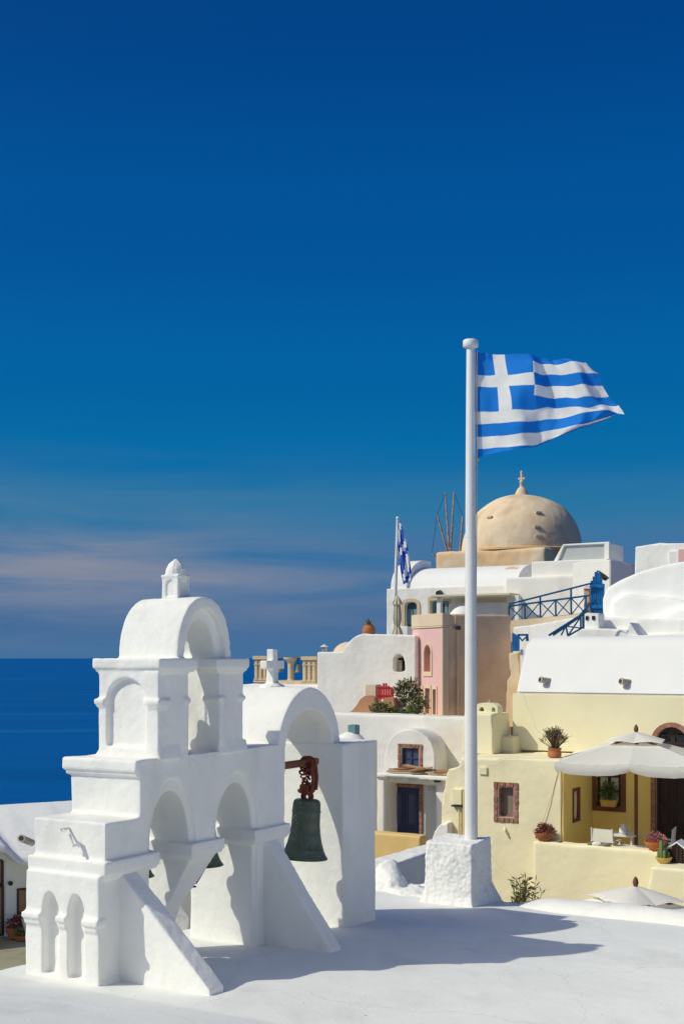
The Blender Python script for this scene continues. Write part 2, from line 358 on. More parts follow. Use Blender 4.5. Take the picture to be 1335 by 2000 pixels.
def link(name, me, parent=None):
    o = bpy.data.objects.new(name, me); C.objects.link(o)
    if parent is not None: o.parent = parent
    return o
def part(name, mb, m, parent, bevel=0, smooth=35, label=None, **k):
    o = link(name, mb.mesh(name, m, bevel=bevel, smooth=smooth, **k), parent)
    if label: o['label'] = label
    return o
def soft(name, mb, m, parent, vox, it=4, amp=0.0, sc_=3.0, amp2=0.0, sc2=14.0, label=None):
    """hand-plastered solid: union of the shapes, edges rounded and faces slightly uneven"""
    me = bpy.data.meshes.new(name); me.from_pydata(mb.v, [], mb.f)
    bm = bmesh.new(); bm.from_mesh(me); bmesh.ops.recalc_face_normals(bm, faces=bm.faces); bm.to_mesh(me); bm.free()
    t = bpy.data.objects.new('tmp', me); C.objects.link(t)
    r = t.modifiers.new('r', 'REMESH'); r.mode = 'VOXEL'; r.voxel_size = vox; r.adaptivity = 0
    if it: s_ = t.modifiers.new('s', 'SMOOTH'); s_.factor = .5; s_.iterations = it
    dg = bpy.context.evaluated_depsgraph_get(); dg.update()
    nm = bpy.data.meshes.new_from_object(t.evaluated_get(dg)); nm.name = name
    bpy.data.objects.remove(t); bpy.data.meshes.remove(me)
    if amp or amp2:
        n = len(nm.vertices); co = np.empty(n*3, 'f'); nm.vertices.foreach_get('co', co); co = co.reshape(-1, 3)
        no = np.empty(n*3, 'f'); nm.vertex_normals.foreach_get('vector', no); no = no.reshape(-1, 3)
        d = np.array([amp*noise.noise((p[0]*sc_, p[1]*sc_, p[2]*sc_)) + (amp2*noise.noise((p[0]*sc2+9, p[1]*sc2, p[2]*sc2)) if amp2 else 0) for p in co.tolist()], 'f')
        co += no*d[:, None]; nm.vertices.foreach_set('co', co.ravel())
    nm.materials.clear(); nm.materials.append(m)
    nm.polygons.foreach_set('use_smooth', [True]*len(nm.polygons)); nm.update()
    o = link(name, nm, parent)
    if label: o['label'] = label
    return o
def thing(name, label, cat, loc=(0, 0, 0), rz=0, group=None):
    o = bpy.data.objects.new(name, None); C.objects.link(o); o.empty_display_size = .1
    o.location = loc; o.rotation_euler = (0, 0, rz); o['label'] = label; o['category'] = cat
    if group: o['group'] = group
    return o
def tag(o, label, cat, group=None):
    o['label'] = label; o['category'] = cat
    if group: o['group'] = group
    return o
def struct(name, mb, m, smooth=35, **k):
    o = link(name, mb.mesh(name, m, smooth=smooth, **k)); o['kind'] = 'structure'; return o
def dup(root, loc=None, rz=None, label=None, scale=None):
    r = root.copy(); C.objects.link(r)
    if loc is not None: r.location = loc
    if rz is not None: r.rotation_euler = (0, 0, rz)
    if scale is not None: r.scale = (scale,)*3
    if label: r['label'] = label
    for ch in list(root.children):
        c = ch.copy(); C.objects.link(c); c.parent = r
        for g in list(ch.children):
            d = g.copy(); C.objects.link(d); d.parent = c
    return r
def arch(xc, h, z0, zs, rise, n=14, p=2.0):
    """opening outline, up one jamb, over the arch, down the other"""
    pts = [(xc-h, z0)]
    for i in range(n+1):
        a = pi-pi*i/n; c_, s_ = cos(a), sin(a)
        pts.append((xc+h*math.copysign(abs(c_)**(2/p), c_), zs+rise*abs(s_)**(2/p)))
    pts.append((xc+h, z0))
    return pts
def rect(x0, x1, z0, z1): return [(x0, z0), (x0, z1), (x1, z1), (x1, z0)]

class Fr:
    """a building's own frame: x along its front, y into its depth, z up from its base"""
    def __init__(s, px, Y, yaw, z0=0.0):
        s.o = Vector(((px-CX)/F*Y, Y)); s.a = radians(yaw); s.z0 = z0
        s.ex = Vector((cos(s.a), sin(s.a))); s.ey = Vector((-sin(s.a), cos(s.a)))
    @property
    def loc(s): return (s.o.x, s.o.y, s.z0)
    def hit(s, px, py, d=0.0):              # where the sight line meets the plane y = d
        r = (px-CX)/F; q = s.o+s.ey*d
        t = (r*q.y-q.x)/(s.ex.x-r*s.ex.y); Y = q.y+s.ex.y*t
        return (t, EYE-(py-HZ)/F*Y-s.z0)
    def hitx(s, px, py, x=0.0):             # ... meets the plane x = const
        r = (px-CX)/F; q = s.o+s.ex*x
        t = (r*q.y-q.x)/(s.ey.x-r*s.ey.y); Y = q.y+s.ey.y*t
        return (t, EYE-(py-HZ)/F*Y-s.z0)
    def X(s, px, d=0.0): return s.hit(px, HZ, d)[0]
    def rc(s, p0, p1, y0, y1, d=0.0):       # x0,x1,z0,z1 of a picture rectangle on plane y=d
        x0 = s.X(p0, d); x1 = s.X(p1, d); pm = (p0+p1)/2
        return x0, x1, s.hit(pm, y1, d)[1], s.hit(pm, y0, d)[1]
    def W(s, x, y, z): v = s.o+s.ex*x+s.ey*y; return Vector((v.x, v.y, z+s.z0))
def at(px, py, Y): return Vector(((px-CX)/F*Y, Y, EYE-(py-HZ)/F*Y))

# ================================================================== SETTING
n = 96; mb = MB(); vs = [(0, 0, 0)]; rings = [60, 200, 600, 1500, 4000, 10000, 30000, 80000]
vv = [(0, 0, -90)]; ff = []
for r in rings:
    for k in range(n): a = 2*pi*k/n; vv.append((r*cos(a), r*sin(a), -90))
for k in range(n):
    ff.append((0, 1+k, 1+(k+1) % n))
    for i in range(len(rings)-1): b0 = 1+i*n; ff.append((b0+k, b0+n+k, b0+n+(k+1) % n, b0+(k+1) % n))
mb.add(vv, ff); struct('sea', mb, M['sea'], smooth=0)
# hillside under the village, falling away to the sea
def hill(x, y):
    e = min(max((y-20)/40, 0), 1); z = -7.5+e*7.0
    if y > 60: z -= (y-60)*.25
    left = -3.5+max(0, (y-30))*.06
    if x < left: z -= (left-x)*1.5+4*min(1, (left-x)/2)
    if x < -30: z -= (-30-x)*2
    return max(z+.5*noise.noise((x*.25, y*.25, 1)), -95)
mb = MB(); xs = [-70+i*3 for i in range(60)]; ys = [-20+i*3 for i in range(60)]
vv = [(x, y, hill(x, y)) for y in ys for x in xs]; w_ = len(xs)
ff = [(j*w_+i, j*w_+i+1, (j+1)*w_+i+1, (j+1)*w_+i) for j in range(len(ys)-1) for i in range(w_-1)]
mb.add(vv, ff); struct('hillside', mb, M['earth'])

# ------------------------------------------------------------------ the roof we stand above (frame of the bell tower)
C0 = Vector((-2.163, 11.25)); TA = radians(60)
U = Vector((cos(TA), sin(TA))); V = Vector((-sin(TA), cos(TA)))
def TW(s, w, z=0): p = C0+U*s+V*w; return Vector((p.x, p.y, z))
def roof_z(s, w=0):
    z = -.06*s if s > -.25 else .015-.22*(s+.25)
    return z
mb = MB(); S = [-9.2+i*.2 for i in range(83)]; S = [s for s in S if s < 7.38]+[7.4]; Wd = [1.2-i*.2 for i in range(70)]
S = sorted(set([round(s, 3) for s in S]+[-.25, -.32, -.18]))
vv = []
for s in S:
    for w in Wd:
        z = roof_z(s, w)+.012*noise.noise((s*.9, w*.9, 3))+.004*noise.noise((s*4, w*4, 8))
        if abs(s+.25) < .1: z -= .004
        p = TW(s, w); vv.append((p.x, p.y, z))
k = len(Wd)
ff = [(i*k+j, i*k+j+1, (i+1)*k+j+1, (i+1)*k+j) for i in range(len(S)-1) for j in range(k-1)]
mb.add(vv, ff)
# the edges of the roof go down as walls
edge = [i*k for i in range(len(S))]+[(len(S)-1)*k+j for j in range(1, k)]
lo = []
for e in edge: lo.append((vv[e][0], vv[e][1], -7.0))
o = len(mb.v); mb.v += lo
for i in range(len(edge)-1): mb.f.append((edge[i], edge[i+1], o+i+1, o+i)); mb.mi.append(0)
struct('roof_terrace', mb, M['roof'], smooth=50)
# the terrace runs on to the right and behind us; an unseen white wall is added to bounce sun onto the tower's shaded side
mb = MB(); mb.prism([(6.4, -3, -7), (13, -3, -7), (13, 13.5, -7), (6.4, 13.5, -7)], [(6.5, -3, 4.0), (13, -3, 4.0), (13, 13.4, 4.0), (6.5, 13.4, 4.0)])
mb.box(6.2, 6.6, -3, 13.6, -1, .35)
struct('added_bounce_wall', mb, M['white'])
# low rounded curb along the far edge of the roof
mb = MB(); prof = []
ws = [-1.05-i*.12 for i in range(100)]
rows = []
for i, w in enumerate(ws):
    e = min(1, i/5.0)**.6
    row = []
    for q in range(9):
        a = pi*q/8
        s = 7.30-.30*cos(a)*(.5+.5*e)+.03*noise.noise((w*1.1, 3, q*.2)); h = .17*e*sin(a)*(1+.25*noise.noise((w*.9, 1, 0)))+.02*noise.noise((w*3, q*.7, 5))*sin(a)
        p = TW(s, w); row.append((p.x, p.y, roof_z(7.3)-.02+h))
    rows.append(row)
vv = [p for r in rows for p in r]
ff = [(i*9+q, i*9+q+1, (i+1)*9+q+1, (i+1)*9+q) for i in range(len(rows)-1) for q in range(8)]
mb.add(vv, ff); mb.add([rows[0][q] for q in range(9)], [tuple(range(9))])
cb = struct('roof_curb', mb, M['white'], smooth=60)

# ================================================================== BELL TOWER
tower = thing('bell_tower', 'tall whitewashed bell tower wall with stepped arches, belfry and buttresses on the roof', 'bell tower', (C0.x, C0.y, 0), TA)
T = .87
g = MB()
lower = [(.68, -.5)]+arch(.99, .31, 1.0, 1.13, .55)[0:]+[(1.30, .97), (1.77, .97)]+arch(2.10, .33, 1.0, 1.13, .53)+[(2.43, -.5)]
outl = [(0, -.9), (0, 1.475), (.50, 1.475), (.50, 2.02), (3.04, 2.02), (3.04, -.9)]
lowo = [(.68, -.5)]+arch(.99, .38, 1.0, 1.13, .68)+[(1.30, .97), (1.77, .97)]+arch(2.10, .40, 1.0, 1.13, .66)+[(2.43, -.5)]
g.plate('y', outl, [lowo], 0, .04)
g.plate('y', outl, [lower], .035, T)
# foot flare and moldings round the piers
g.box(-.045, .70, -.02, T+.03, -.9, .03)
for x0, x1 in ((-.055, .735), (1.245, 1.825), (2.375, 3.09)):
    g.box(x0, x1, -.05, T+.05, 1.0, 1.125)
    g.box(x0+.02, x1-.02, -.03, T+.03, .965, 1.01)
# cornice of the second step
g.box(.44, .62, .002, T+.06, 1.90, 2.015)
g.box(.465, .62, .004, T+.035, 1.855, 1.91)
# three pilasters and two blind arches on the narrow end
bl = [(0.0, -.9), (0.0, .99), (.90, .99), (.90, -.9)]
g.plate('x', bl, [arch(.275, .098, .03, .60, .21), arch(.588, .098, .03, .60, .21)], -.092, .01)
for y0, y1 in ((-.015, .180), (.368, .495), (.682, .92)):
    g.box(-.135, .0, y0, y1, .545, .60); g.box(-.115, .0, y0+.01, y1-.01, .49, .55)
# raking middle pier: its front leans back towards the ground
g.prism([(1.30, 0, .99), (1.77, 0, .99), (1.77, T, .99), (1.30, T, .99)], [(1.30, .34, .42), (1.56, .34, .42), (1.56, T, .42), (1.30, T, .42)])
g.prism([(1.30, .34, .43), (1.56, .34, .43), (1.56, T, .43), (1.30, T, .43)], [(1.32, .62, -.6), (1.50, .62, -.6), (1.50, T, -.6), (1.32, T, -.6)])
soft('wall', g, M['white'], tower, .0145, 2, .012, 2.4, .0030, 10)
# buttresses
g = MB(); g.plate('x', [(.10, -.5), (.10, 1.0), (-.01, 1.0), (-1.03, .035), (-1.07, -.5)], [], .20, .42)
soft('buttress', g, M['white'], tower, .016, 3, .012, 2.0, .0025, 11)
g = MB(); g.plate('x', [(.10, -.9), (.10, .99), (-.01, .99), (-.84, -.13), (-.88, -.9)], [], 2.62, 2.85)
soft('buttress', g, M['white'], tower, .016, 3, .012, 2.0, .0025, 11)
# belfry
g = MB()
bh = arch(1.53, .262, 1.98, 2.95, .43)
g.box(.82, 2.22, 0, .75, 1.9, 1.985); g.box(.82, 1.25, 0, .40, 1.9, 2.95); g.box(.82, 1.10, .39, .75, 1.9, 2.95); g.box(1.775, 2.22, 0, .75, 1.9, 2.95)
bar = arch(1.53, .465, 2.90, 2.95, .66, 22, 2.15)
ring = lambda o, i: list(o)+list(i)[::-1]
g.plate('y', ring(bar, arch(1.53, .262, 2.90, 2.95, .44)), [], .07, .40)
g.plate('y', ring(bar, arch(1.50, .37, 2.90, 2.95, .56)), [], .39, .75)
g.plate('y', ring(bar, arch(1.53, .365, 2.90, 2.95, .55)), [], -.0, .08)
for x0, x1 in ((.745, 1.375), (1.685, 2.295)):
    xa, xb = (x0, 1.12) if x0 < 1 else (1.765, x1)
    g.box(x0, x1, -.035, .26, 2.885, 2.985); g.box(x0+.03, x1-.03, -.02, .24, 2.845, 2.89)
    g.box(xa, xb, .2, .82, 2.885, 2.985); g.box(xa+.02, xb-.02, .2, .79, 2.845, 2.89)
for x0, x1 in ((.76, 1.10), (1.80, 2.28)):       # spreading foot of the piers
    g.prism([(x0, -.03, 2.0), (x1, -.03, 2.0), (x1, .82, 2.0), (x0, .82, 2.0)], [(x0+.05, -.005, 2.12), (x1-.004, -.005, 2.12), (x1-.004, .755, 2.12), (x0+.05, .755, 2.12)])
g.plate('x', rect(-.005, .755, 2.02, 2.86), [arch(.40, .245, 2.11, 2.57, .22)], .765, .83)
for y0, y1 in ((-.03, .13), (.665, .79)):
    g.box(.735, .9, y0, y1, 2.535, 2.585); g.box(.75, .9, y0+.01, y1-.01, 2.50, 2.54)
for x0, x1 in ((.80, .95), (1.17, 1.275), (1.75, 1.86), (2.11, 2.245)):
    g.box(x0, x1, -.022, .2, 2.54, 2.585)
for x0, x1 in ((1.16, 1.25), (1.775, 1.86)): g.box(x0, x1, -.012, .2, 2.1, 2.55)
soft('belfry', g, M['white'], tower, .014, 3, .010, 2.4, .0035, 11)
# small lantern on the belfry
g = MB(); cx, cy = 1.53, .375
g.box(cx-.082, cx+.082, cy-.087, cy+.087, 3.52, 3.845)
for sg in (-1, 1):
    x = cx+sg*.10; g.plate('x', rect(cy-.107, cy+.107, 3.55, 3.845), [arch(cy, .055, 3.62, 3.74, .055, 8)], min(x, x-sg*.025), max(x, x-sg*.025))
    y = cy+sg*.105; g.plate('y', rect(cx-.102, cx+.102, 3.55, 3.845), [arch(cx, .05, 3.62, 3.74, .055, 8)], min(y, y-sg*.025), max(y, y-sg*.025))
g.box(cx-.108, cx+.108, cy-.113, cy+.113, 3.822, 3.85)
g.lathe([(.0, 3.80), (.105, 3.82), (.108, 3.87), (.098, 3.915), (.075, 3.955), (.045, 3.985), (.022, 4.0), (.02, 4.015), (0, 4.02)], (cx, cy, 0), 16)
for i in range(6):
    a = i*pi/3+.3; g.tube([(cx+.108*cos(a)*k_, cy+.108*sin(a)*k_, z) for k_, z in ((1, 3.85), (.95, 3.9), (.72, 3.957), (.3, 3.997))], .0055, 6)
soft('lantern', g, M['white'], tower, .0085, 2, .003, 6)
# great arch with its barrel vault, and the end pier
g = MB()
g.plate('y', ring(arch(3.59, .69, 1.70, 1.93, .715, 24, 1.92), arch(3.58, .53, 1.70, 1.93, .455, 18)), [], 0, .92)
g.box(2.55, 3.05, .01, .9, 1.2, 2.0)
soft('vault', g, M['white'], tower, .016, 3, .008, 2.0, .002, 11)
g = MB(); g.box(4.095, 4.91, -.15, .93, -1.2, 1.96)
g.prism([(4.11, -.17, -1), (4.94, -.17, -1), (4.94, .9, -1), (4.11, .9, -1)], [(4.125, -.15, -.1), (4.91, -.15, -.1), (4.91, .9, -.1), (4.125, .9, -.1)])
soft('end_pier', g, M['white'], tower, .018, 3, .010, 2.0, .002, 11)
# cross on the vault
g = MB(); cx, cy = 3.62, .55
g.lathe([(.17, 2.58), (.15, 2.66), (.07, 2.69), (0, 2.70)], (cx, cy, 0), 14)
g.prism([(cx-.06, cy-.055, 2.62), (cx+.06, cy-.055, 2.62), (cx+.06, cy+.055, 2.62), (cx-.06, cy+.055, 2.62)], [(cx-.05, cy-.045, 3.09), (cx+.05, cy-.045, 3.09), (cx+.05, cy+.045, 3.09), (cx-.05, cy+.045, 3.09)])
g.box(cx-.19, cx+.19, cy-.048, cy+.048, 2.855, 2.955)
soft('cross', g, M['white'], tower, .0095, 3, .005, 5)
# old iron hook on the narrow end
g = MB(); g.tube([(-.07, .33, 1.25), (-.10, .30, 1.27), (-.10, .34, 1.36), (-.10, .44, 1.40)], .012); g.tube([(-.0, .44, 1.40), (-.13, .44, 1.40)], .014); g.tube([(-.0, .30, 1.26), (-.12, .30, 1.26)], .014)
part('hook', g, M['white'], tower)
# timber beam under the great arch
g = MB(); g.box(3.02, 3.86, .04, .12, 1.72, 1.80)
part('beam', g, M['wood_red'], tower, bevel=.01)

def bell(name, label, loc, R, H, mats, rz=0, yoke=True, group=None):
    t = thing(name, label, 'bell', loc, rz, group)
    p = [(.0, H), (.44*R, H*.985), (.54*R, H*.96), (.575*R, H*.91), (.585*R, H*.80), (.605*R, H*.79), (.605*R, H*.775), (.585*R, H*.765), (.60*R, H*.56), (.645*R, H*.40), (.655*R, H*.395), (.655*R, H*.38), (.72*R, H*.26), (.80*R, H*.16), (.815*R, H*.155),
         (.815*R, H*.14), (.90*R, H*.07), (.985*R, H*.02), (R, 0), (.96*R, -.01*H), (.86*R, .05*H), (.72*R, .18*H), (.56*R, .38*H), (.48*R, .6*H), (.44*R, .9*H), (0, .92*H)]
    g = MB(); g.lathe(p, n=40)
    part('body', g, mats[0], t, smooth=40)
    g = MB(); g.tube([(0, 0, H*.9), (0.02, 0, H*.15)], .012); g.ball((.02, 0, H*.1), (.035, .035, .05)); part('clapper', g, M['iron'], t)
    return t
bl_ = TW(3.57, .08)
b1 = bell('bell', 'large dark green bronze bell hanging from a red timber beam under the great arch', (bl_.x, bl_.y, .645), .282, .70, [M['bronze']], TA)
b1.rotation_euler = (.03, .06, TA)
g = MB()                                     # crown loops, then a bunch of rusty chain up to the beam
for i in range(3): g.torus((0, 0, .72), .06, .018, Matrix.Rotation(i*pi/3, 3, 'Z') @ Matrix.Rotation(pi/2, 3, 'X'), 14, 6)
g.box(-.10, .05, -.05, .05, .76, .86)
part('crown', g, M['rust'], b1)
g = MB(); rr = random.Random(4)
for i in range(46):
    a = rr.uniform(0, 6.28); z = .74+rr.random()*.40; rad = .03+.035*rr.random()
    g.torus((rad*cos(a)*1.1-.02, rad*sin(a), z), .028, .008, Matrix.Rotation(a+rr.uniform(-.6, .6), 3, 'Z') @ Matrix.Rotation(rr.uniform(.6, 2.4), 3, 'X'), 10, 5, 1.4)
g.torus((0, .0, 1.10), .085, .014, Matrix.Rotation(pi/2, 3, 'Y'), 16, 6)
g.torus((-.07, .0, 1.10), .085, .014, Matrix.Rotation(pi/2, 3, 'Y'), 16, 6)
g.tube([(.06, -.05, 1.1), (.09, -.06, .95), (.07, -.07, .80)], .022); g.tube([(-.06, -.07, 1.1), (-.03, -.09, .92), (-.04, -.08, .78)], .024)

part('chain', g, M['rust'], b1)
b2p = TW(2.10, .42)
b2 = bell('bell', 'smaller green bell half hidden behind the leaning middle pier, with a pull rope', (b2p.x, b2p.y, .75), .20, .40, [M['bronze']], TA)
g = MB(); g.tube([(0, 0, .38), (0, 0, .85)], .014); part('hanger', g, M['iron'], b2)
g = MB(); g.tube([(-.02, -.02, .06), (-.05, -.04, -.02), (-.14, -.04, -.10), (-.19, -.02, -.17)], .009); g.torus((-.20, 0, -.2), .02, .008, None, 8, 5); part('pull_rope', g, M['iron'], b2)
b3p = TW(.99, .42)
b3 = bell('bell', 'small dark bell in the first low arch behind the front buttress', (b3p.x, b3p.y, .80), .155, .30, [M['bronze']], TA)
g = MB(); g.tube([(0, 0, .28), (0, 0, .90)], .012); part('hanger', g, M['iron'], b3)
b4p = TW(1.52, .40)
b4 = bell('bell', 'little bell inside the belfry opening mostly hidden by its near pier', (b4p.x-.05, b4p.y, 2.30), .15, .30, [M['bronze']], TA)
g = MB()
for i in range(18): g.torus((0, 0, .31+i*.028), .014, .005, Matrix.Rotation((i % 2)*pi/2, 3, 'Z') @ Matrix.Rotation(pi/2, 3, 'X'), 8, 4, 1.0)
part('chain', g, M['iron'], b4)

# rough whitewashed lumps behind the tower, seen through the low arches
g = MB()
for s_, w, z, r in ((3.2, 1.80, -.75, .36), (3.25, 1.82, -.3, .27), (3.2, 1.84, .05, .2), (3.4, 1.9, .2, .17)):
    p = TW(s_, w); g.ball((p.x, p.y, z), (r, r, r*1.3))
o = soft('whitewashed_rock', g, M['white_rough'], None, .03, 2, .05, 4, .015, 14)
tag(o, 'rough whitewashed rock seen through the low arch behind the leaning pier', 'rock')

bw = Fr(352, 17.4, 30, -1.1); t = thing('garden_wall', 'plain off-white garden wall seen under the leaning middle pier of the tower', 'wall', bw.loc, bw.a)
g = MB(); g.box(bw.X(318), bw.X(400), 0, .3, 0, bw.hit(355, 1700)[1]); soft('wall', g, M['white_far'], t, .03, 3, .012, 2)
# ================================================================== FLAGPOLE
bt = thing('plinth', 'rough whitewashed square plinth block carrying the tall flagpole', 'plinth', (*TW(6.65, -.68)[:2], -.42), TA)
g = MB(); g.prism([(-.0, 0, -.6), (.76, 0, -.6), (.76, .74, -.6), (0, .74, -.6)], [(.015, .0, .86), (.73, .02, .89), (.73, .70, .89), (.03, .70, .86)])
g.prism([(-.13, -.12, -.3), (.98, -.20, -.3), (.9, .9, -.3), (-.12, .88, -.3)], [(.03, .02, .22), (.72, .02, .30), (.72, .70, .2), (.03, .72, .2)])
soft('block', g, M['white_rough'], bt, .0125, 3, .010, 4, .0085, 24)
pp = TW(7.10, -.47); PX, PY = pp.x, pp.y
fpole = thing('flagpole', 'tall white painted flagpole rising from the plinth block', 'flagpole', (PX, PY, .40), 0)
ptop = EYE-(676-HZ)/F*PY-.40
g = MB(); g.lathe([(.086, 0), (.085, 1.2), (.080, 3), (.068, 5.5), (.058, ptop-.02), (.056, ptop)], n=28)
part('pole', g, M['pole'], fpole)
g = MB(); g.lathe([(.05, ptop-.06), (.062, ptop-.03), (.100, ptop-.015), (.108, ptop), (.108, ptop+.07), (.10, ptop+.082), (0, ptop+.085)], n=28)
part('cap', g, M['pole'], fpole)
hoist_x = (929-CX)/F*PY-PX
zz = lambda y: EYE-(y-HZ)/F*PY-.40
g = MB(); g.tube([(hoist_x+.012, -.02, zz(686)), (hoist_x+.012, -.02, zz(900)), (hoist_x-.004, -.03, zz(1200)), (hoist_x+.012, -.03, zz(1640))], .0065, 6)
part('halyard', g, M['canvas_cream'], fpole)
g = MB(); g.torus((hoist_x+.012, -.02, zz(899)), .022, .008, Matrix.Rotation(pi/2, 3, 'X'), 10, 5); part('shackle', g, M['stone_tan'], fpole)
g = MB(); g.torus((0, 0, zz(1452)), .082, .006, None, 24, 5); part('joint_ring', g, M['pole'], fpole); g = MB(); g.torus((0, 0, zz(1050)), .072, .005, None, 24, 5); part('joint_ring', g, M['pole'], fpole)

# flag: outline of each stripe edge, measured on the cloth
BND = {0: [(225, 160), (340, 165), (420, 168), (590, 186), (760, 200), (900, 225), (950, 228)],
       1: [(225, 232), (420, 238), (590, 228), (750, 236), (945, 229), (985, 254)],
       2: [(225, 305), (420, 310), (595, 303), (720, 300), (860, 308), (1036, 290)],
       3: [(225, 383), (440, 385), (605, 383), (740, 372), (860, 383), (1062, 372)],
       4: [(225, 465), (440, 465), (602, 446), (760, 452), (880, 463), (1000, 452), (1105, 440)],
       5: [(226, 548), (380, 545), (460, 543), (600, 539), (700, 509), (800, 515), (960, 527), (1060, 498), (1168, 502)],
       6: [(228, 630), (380, 622), (540, 620), (700, 590), (860, 575), (1000, 545), (1100, 538), (1204, 556)],
       7: [(230, 712), (480, 700), (600, 682), (760, 656), (920, 637), (1140, 560)],
       8: [(235, 790), (480, 777), (600, 765), (760, 705), (920, 642), (1120, 568)],
       9: [(240, 850), (300, 825), (480, 798), (600, 775), (760, 712), (920, 648), (1090, 580)]}
XU = {0: (225, 340, 420, 590, 950), 1: (225, 347, 428, 592, 985), 2: (225, 355, 437, 595, 1036), 3: (225, 370, 440, 605, 1062),
      4: (225, 376, 452, 602, 1105), 5: (226, 379, 458, 600, 1168), 6: (228, 380, 456, 600, 1204), 7: (230, 382, 458, 602, 1140), 8: (235, 384, 460, 603, 1120), 9: (240, 384, 460, 600, 1090)}
UU = (0, 2, 3, 5, 13.5)
def flag_pt(u, v, Y):
    k = min(int(v), 8); f = v-k; P = []
    for q in (k, k+1):
        x = np.interp(u, UU, XU[q]); bx, by = zip(*BND[q]); P.append((x, float(np.interp(x, bx, by))))
    x = P[0][0]*(1-f)+P[1][0]*f; y = P[0][1]*(1-f)+P[1][1]*f
    px = 860+x*.2996; py = 640+y*.2996
    return (px-CX)/F*Y, EYE-(py-HZ)/F*Y
us = sorted(set([round(i*.25, 3) for i in range(55)])); vs_ = [i/4 for i in range(37)]
mb = MB(); grid = {}
for i, u in enumerate(us):
    for j, v in enumerate(vs_):
        x, z = flag_pt(u, v, PY); Yq = PY
        for _ in range(6): Yq = PY-.55*(x-PX-hoist_x); x, z = flag_pt(u, v, Yq)
        ph = u*.92+v*.22
        amp = .115*min(1, u/4)
        d = amp*sin(ph*1.05)+.035*min(1, u/2)*sin(u*2.3-v*.75+1)+.03*sin(v*.9+u*.35)*min(1, u/3)+.05*noise.noise((u*.7, v*.55, 4))*min(1, u/1.2)+.016*noise.noise((u*1.8, v*1.4, 9))
        if v > 7: d += .22*(v-7)/2*min(1, max(0, u-4)/5)
        if u > 10 and v < 3: d += .12*(u-10)/3.5*(3-v)/3
        zj = .004*noise.noise((u*3, v*3, 2))*min(1, u)
        if u > 12.6: zj += .015*noise.noise((u*9, v*4, 6))
        grid[i, j] = len(mb.v); mb.v.append((x-PX, Yq-PY+d*.8, z+zj-.40))
for i in range(len(us)-1):
    for j in range(len(vs_)-1):
        u = (us[i]+us[i+1])/2; v = (vs_[j]+vs_[j+1])/2
        st = int(v)
        if v < 5 and u < 5: wh = (2 < u < 3) or (2 < v < 3)
        else: wh = st % 2 == 1
        mb.f.append((grid[i, j], grid[i+1, j], grid[i+1, j+1], grid[i, j+1])); mb.mi.append(0 if wh else 1)
fl = thing('flag', 'large blue and white striped flag with white cross flying from the tall flagpole', 'flag', (PX, PY, .40))
part('cloth', mb, [M['flag_white'], M['flag_blue']], fl, smooth=180, recalc=False)
g = MB(); x0, zt = flag_pt(0, 0, PY); x1, zb = flag_pt(0, 9, PY)
g.tube([(x0-PX, 0, zt-.40), (x1-PX, 0, zb-.40)], .009, 6); part('hoist_band', g, M['flag_white'], fl)

# ================================================================== RAMP BESIDE THE ROOF
g = MB()
sl_ = [(7.1, 1.32), (10.6, 1.34), (10.6, 1.80), (7.1, 1.82)]
g.prism([(*TW(s, w)[:2], -1.6) for s, w in sl_], [(*TW(s, w)[:2], -.20) for s, w in sl_])
o = soft('ramp_wall', g, M['white'], None, .035, 3, .02, 2.5, .006, 10); tag(o, 'low white ramp wall with a lit flat top beside the flagpole plinth', 'wall')
g = MB()
for s, w, z, r, rz in ((7.55, 1.05, -.62, .30, .34), (7.7, 1.15, -.40, .20, .26), (7.75, .72, -.72, .32, .24), (7.35, .6, -.62, .42, .16), (7.35, 1.5, -.6, .28, .3), (7.8, .5, -.66, .28, .20), (7.2, .1, -.6, .5, .1)):
    p = TW(s, w); g.ball((p.x, p.y, z+.10), (r, r, rz))
o = soft('whitewashed_rock', g, M['white_rough'], None, .03, 4, .04, 5, .015, 15); tag(o, 'lumpy whitewashed rock on the roof edge under the ramp wall', 'rock')

# ================================================================== helpers for openings
def win(parent, fr, x0, x1, z0, z1, y, mframe, mpane, nx=2, nz=2, bar=.045, depth=.06, sill=None, name='window', label=None):
    """timber window: frame and glazing bars are the part, each pane a sub-part"""
    g = MB(); b = bar
    g.box(x0, x0+b, y, y+depth, z0, z1); g.box(x1-b, x1, y, y+depth, z0, z1)
    g.box(x0+b, x1-b, y, y+depth, z0, z0+b); g.box(x0+b, x1-b, y, y+depth, z1-b, z1)
    for i in range(1, nx):
        x = x0+(x1-x0)*i/nx; g.box(x-b*.5, x+b*.5, y+.004, y+depth-.004, z0+b, z1-b)
    for i in range(1, nz):
        z = z0+(z1-z0)*i/nz; g.box(x0+b, x1-b, y+.008, y+depth-.008, z-b*.35, z+b*.35)
    f = part(name, g, mframe, parent, bevel=.006)
    if label: f['label'] = label
    for i in range(nx):
        for k in range(nz):
            g = MB(); xa = x0+(x1-x0)*i/nx+b*.4; xb = x0+(x1-x0)*(i+1)/nx-b*.4; za = z0+(z1-z0)*k/nz+b*.3; zb = z0+(z1-z0)*(k+1)/nz-b*.3
            g.box(xa, xb, y+depth*.55, y+depth*.7, za, zb); part('pane', g, mpane, f)
    return f
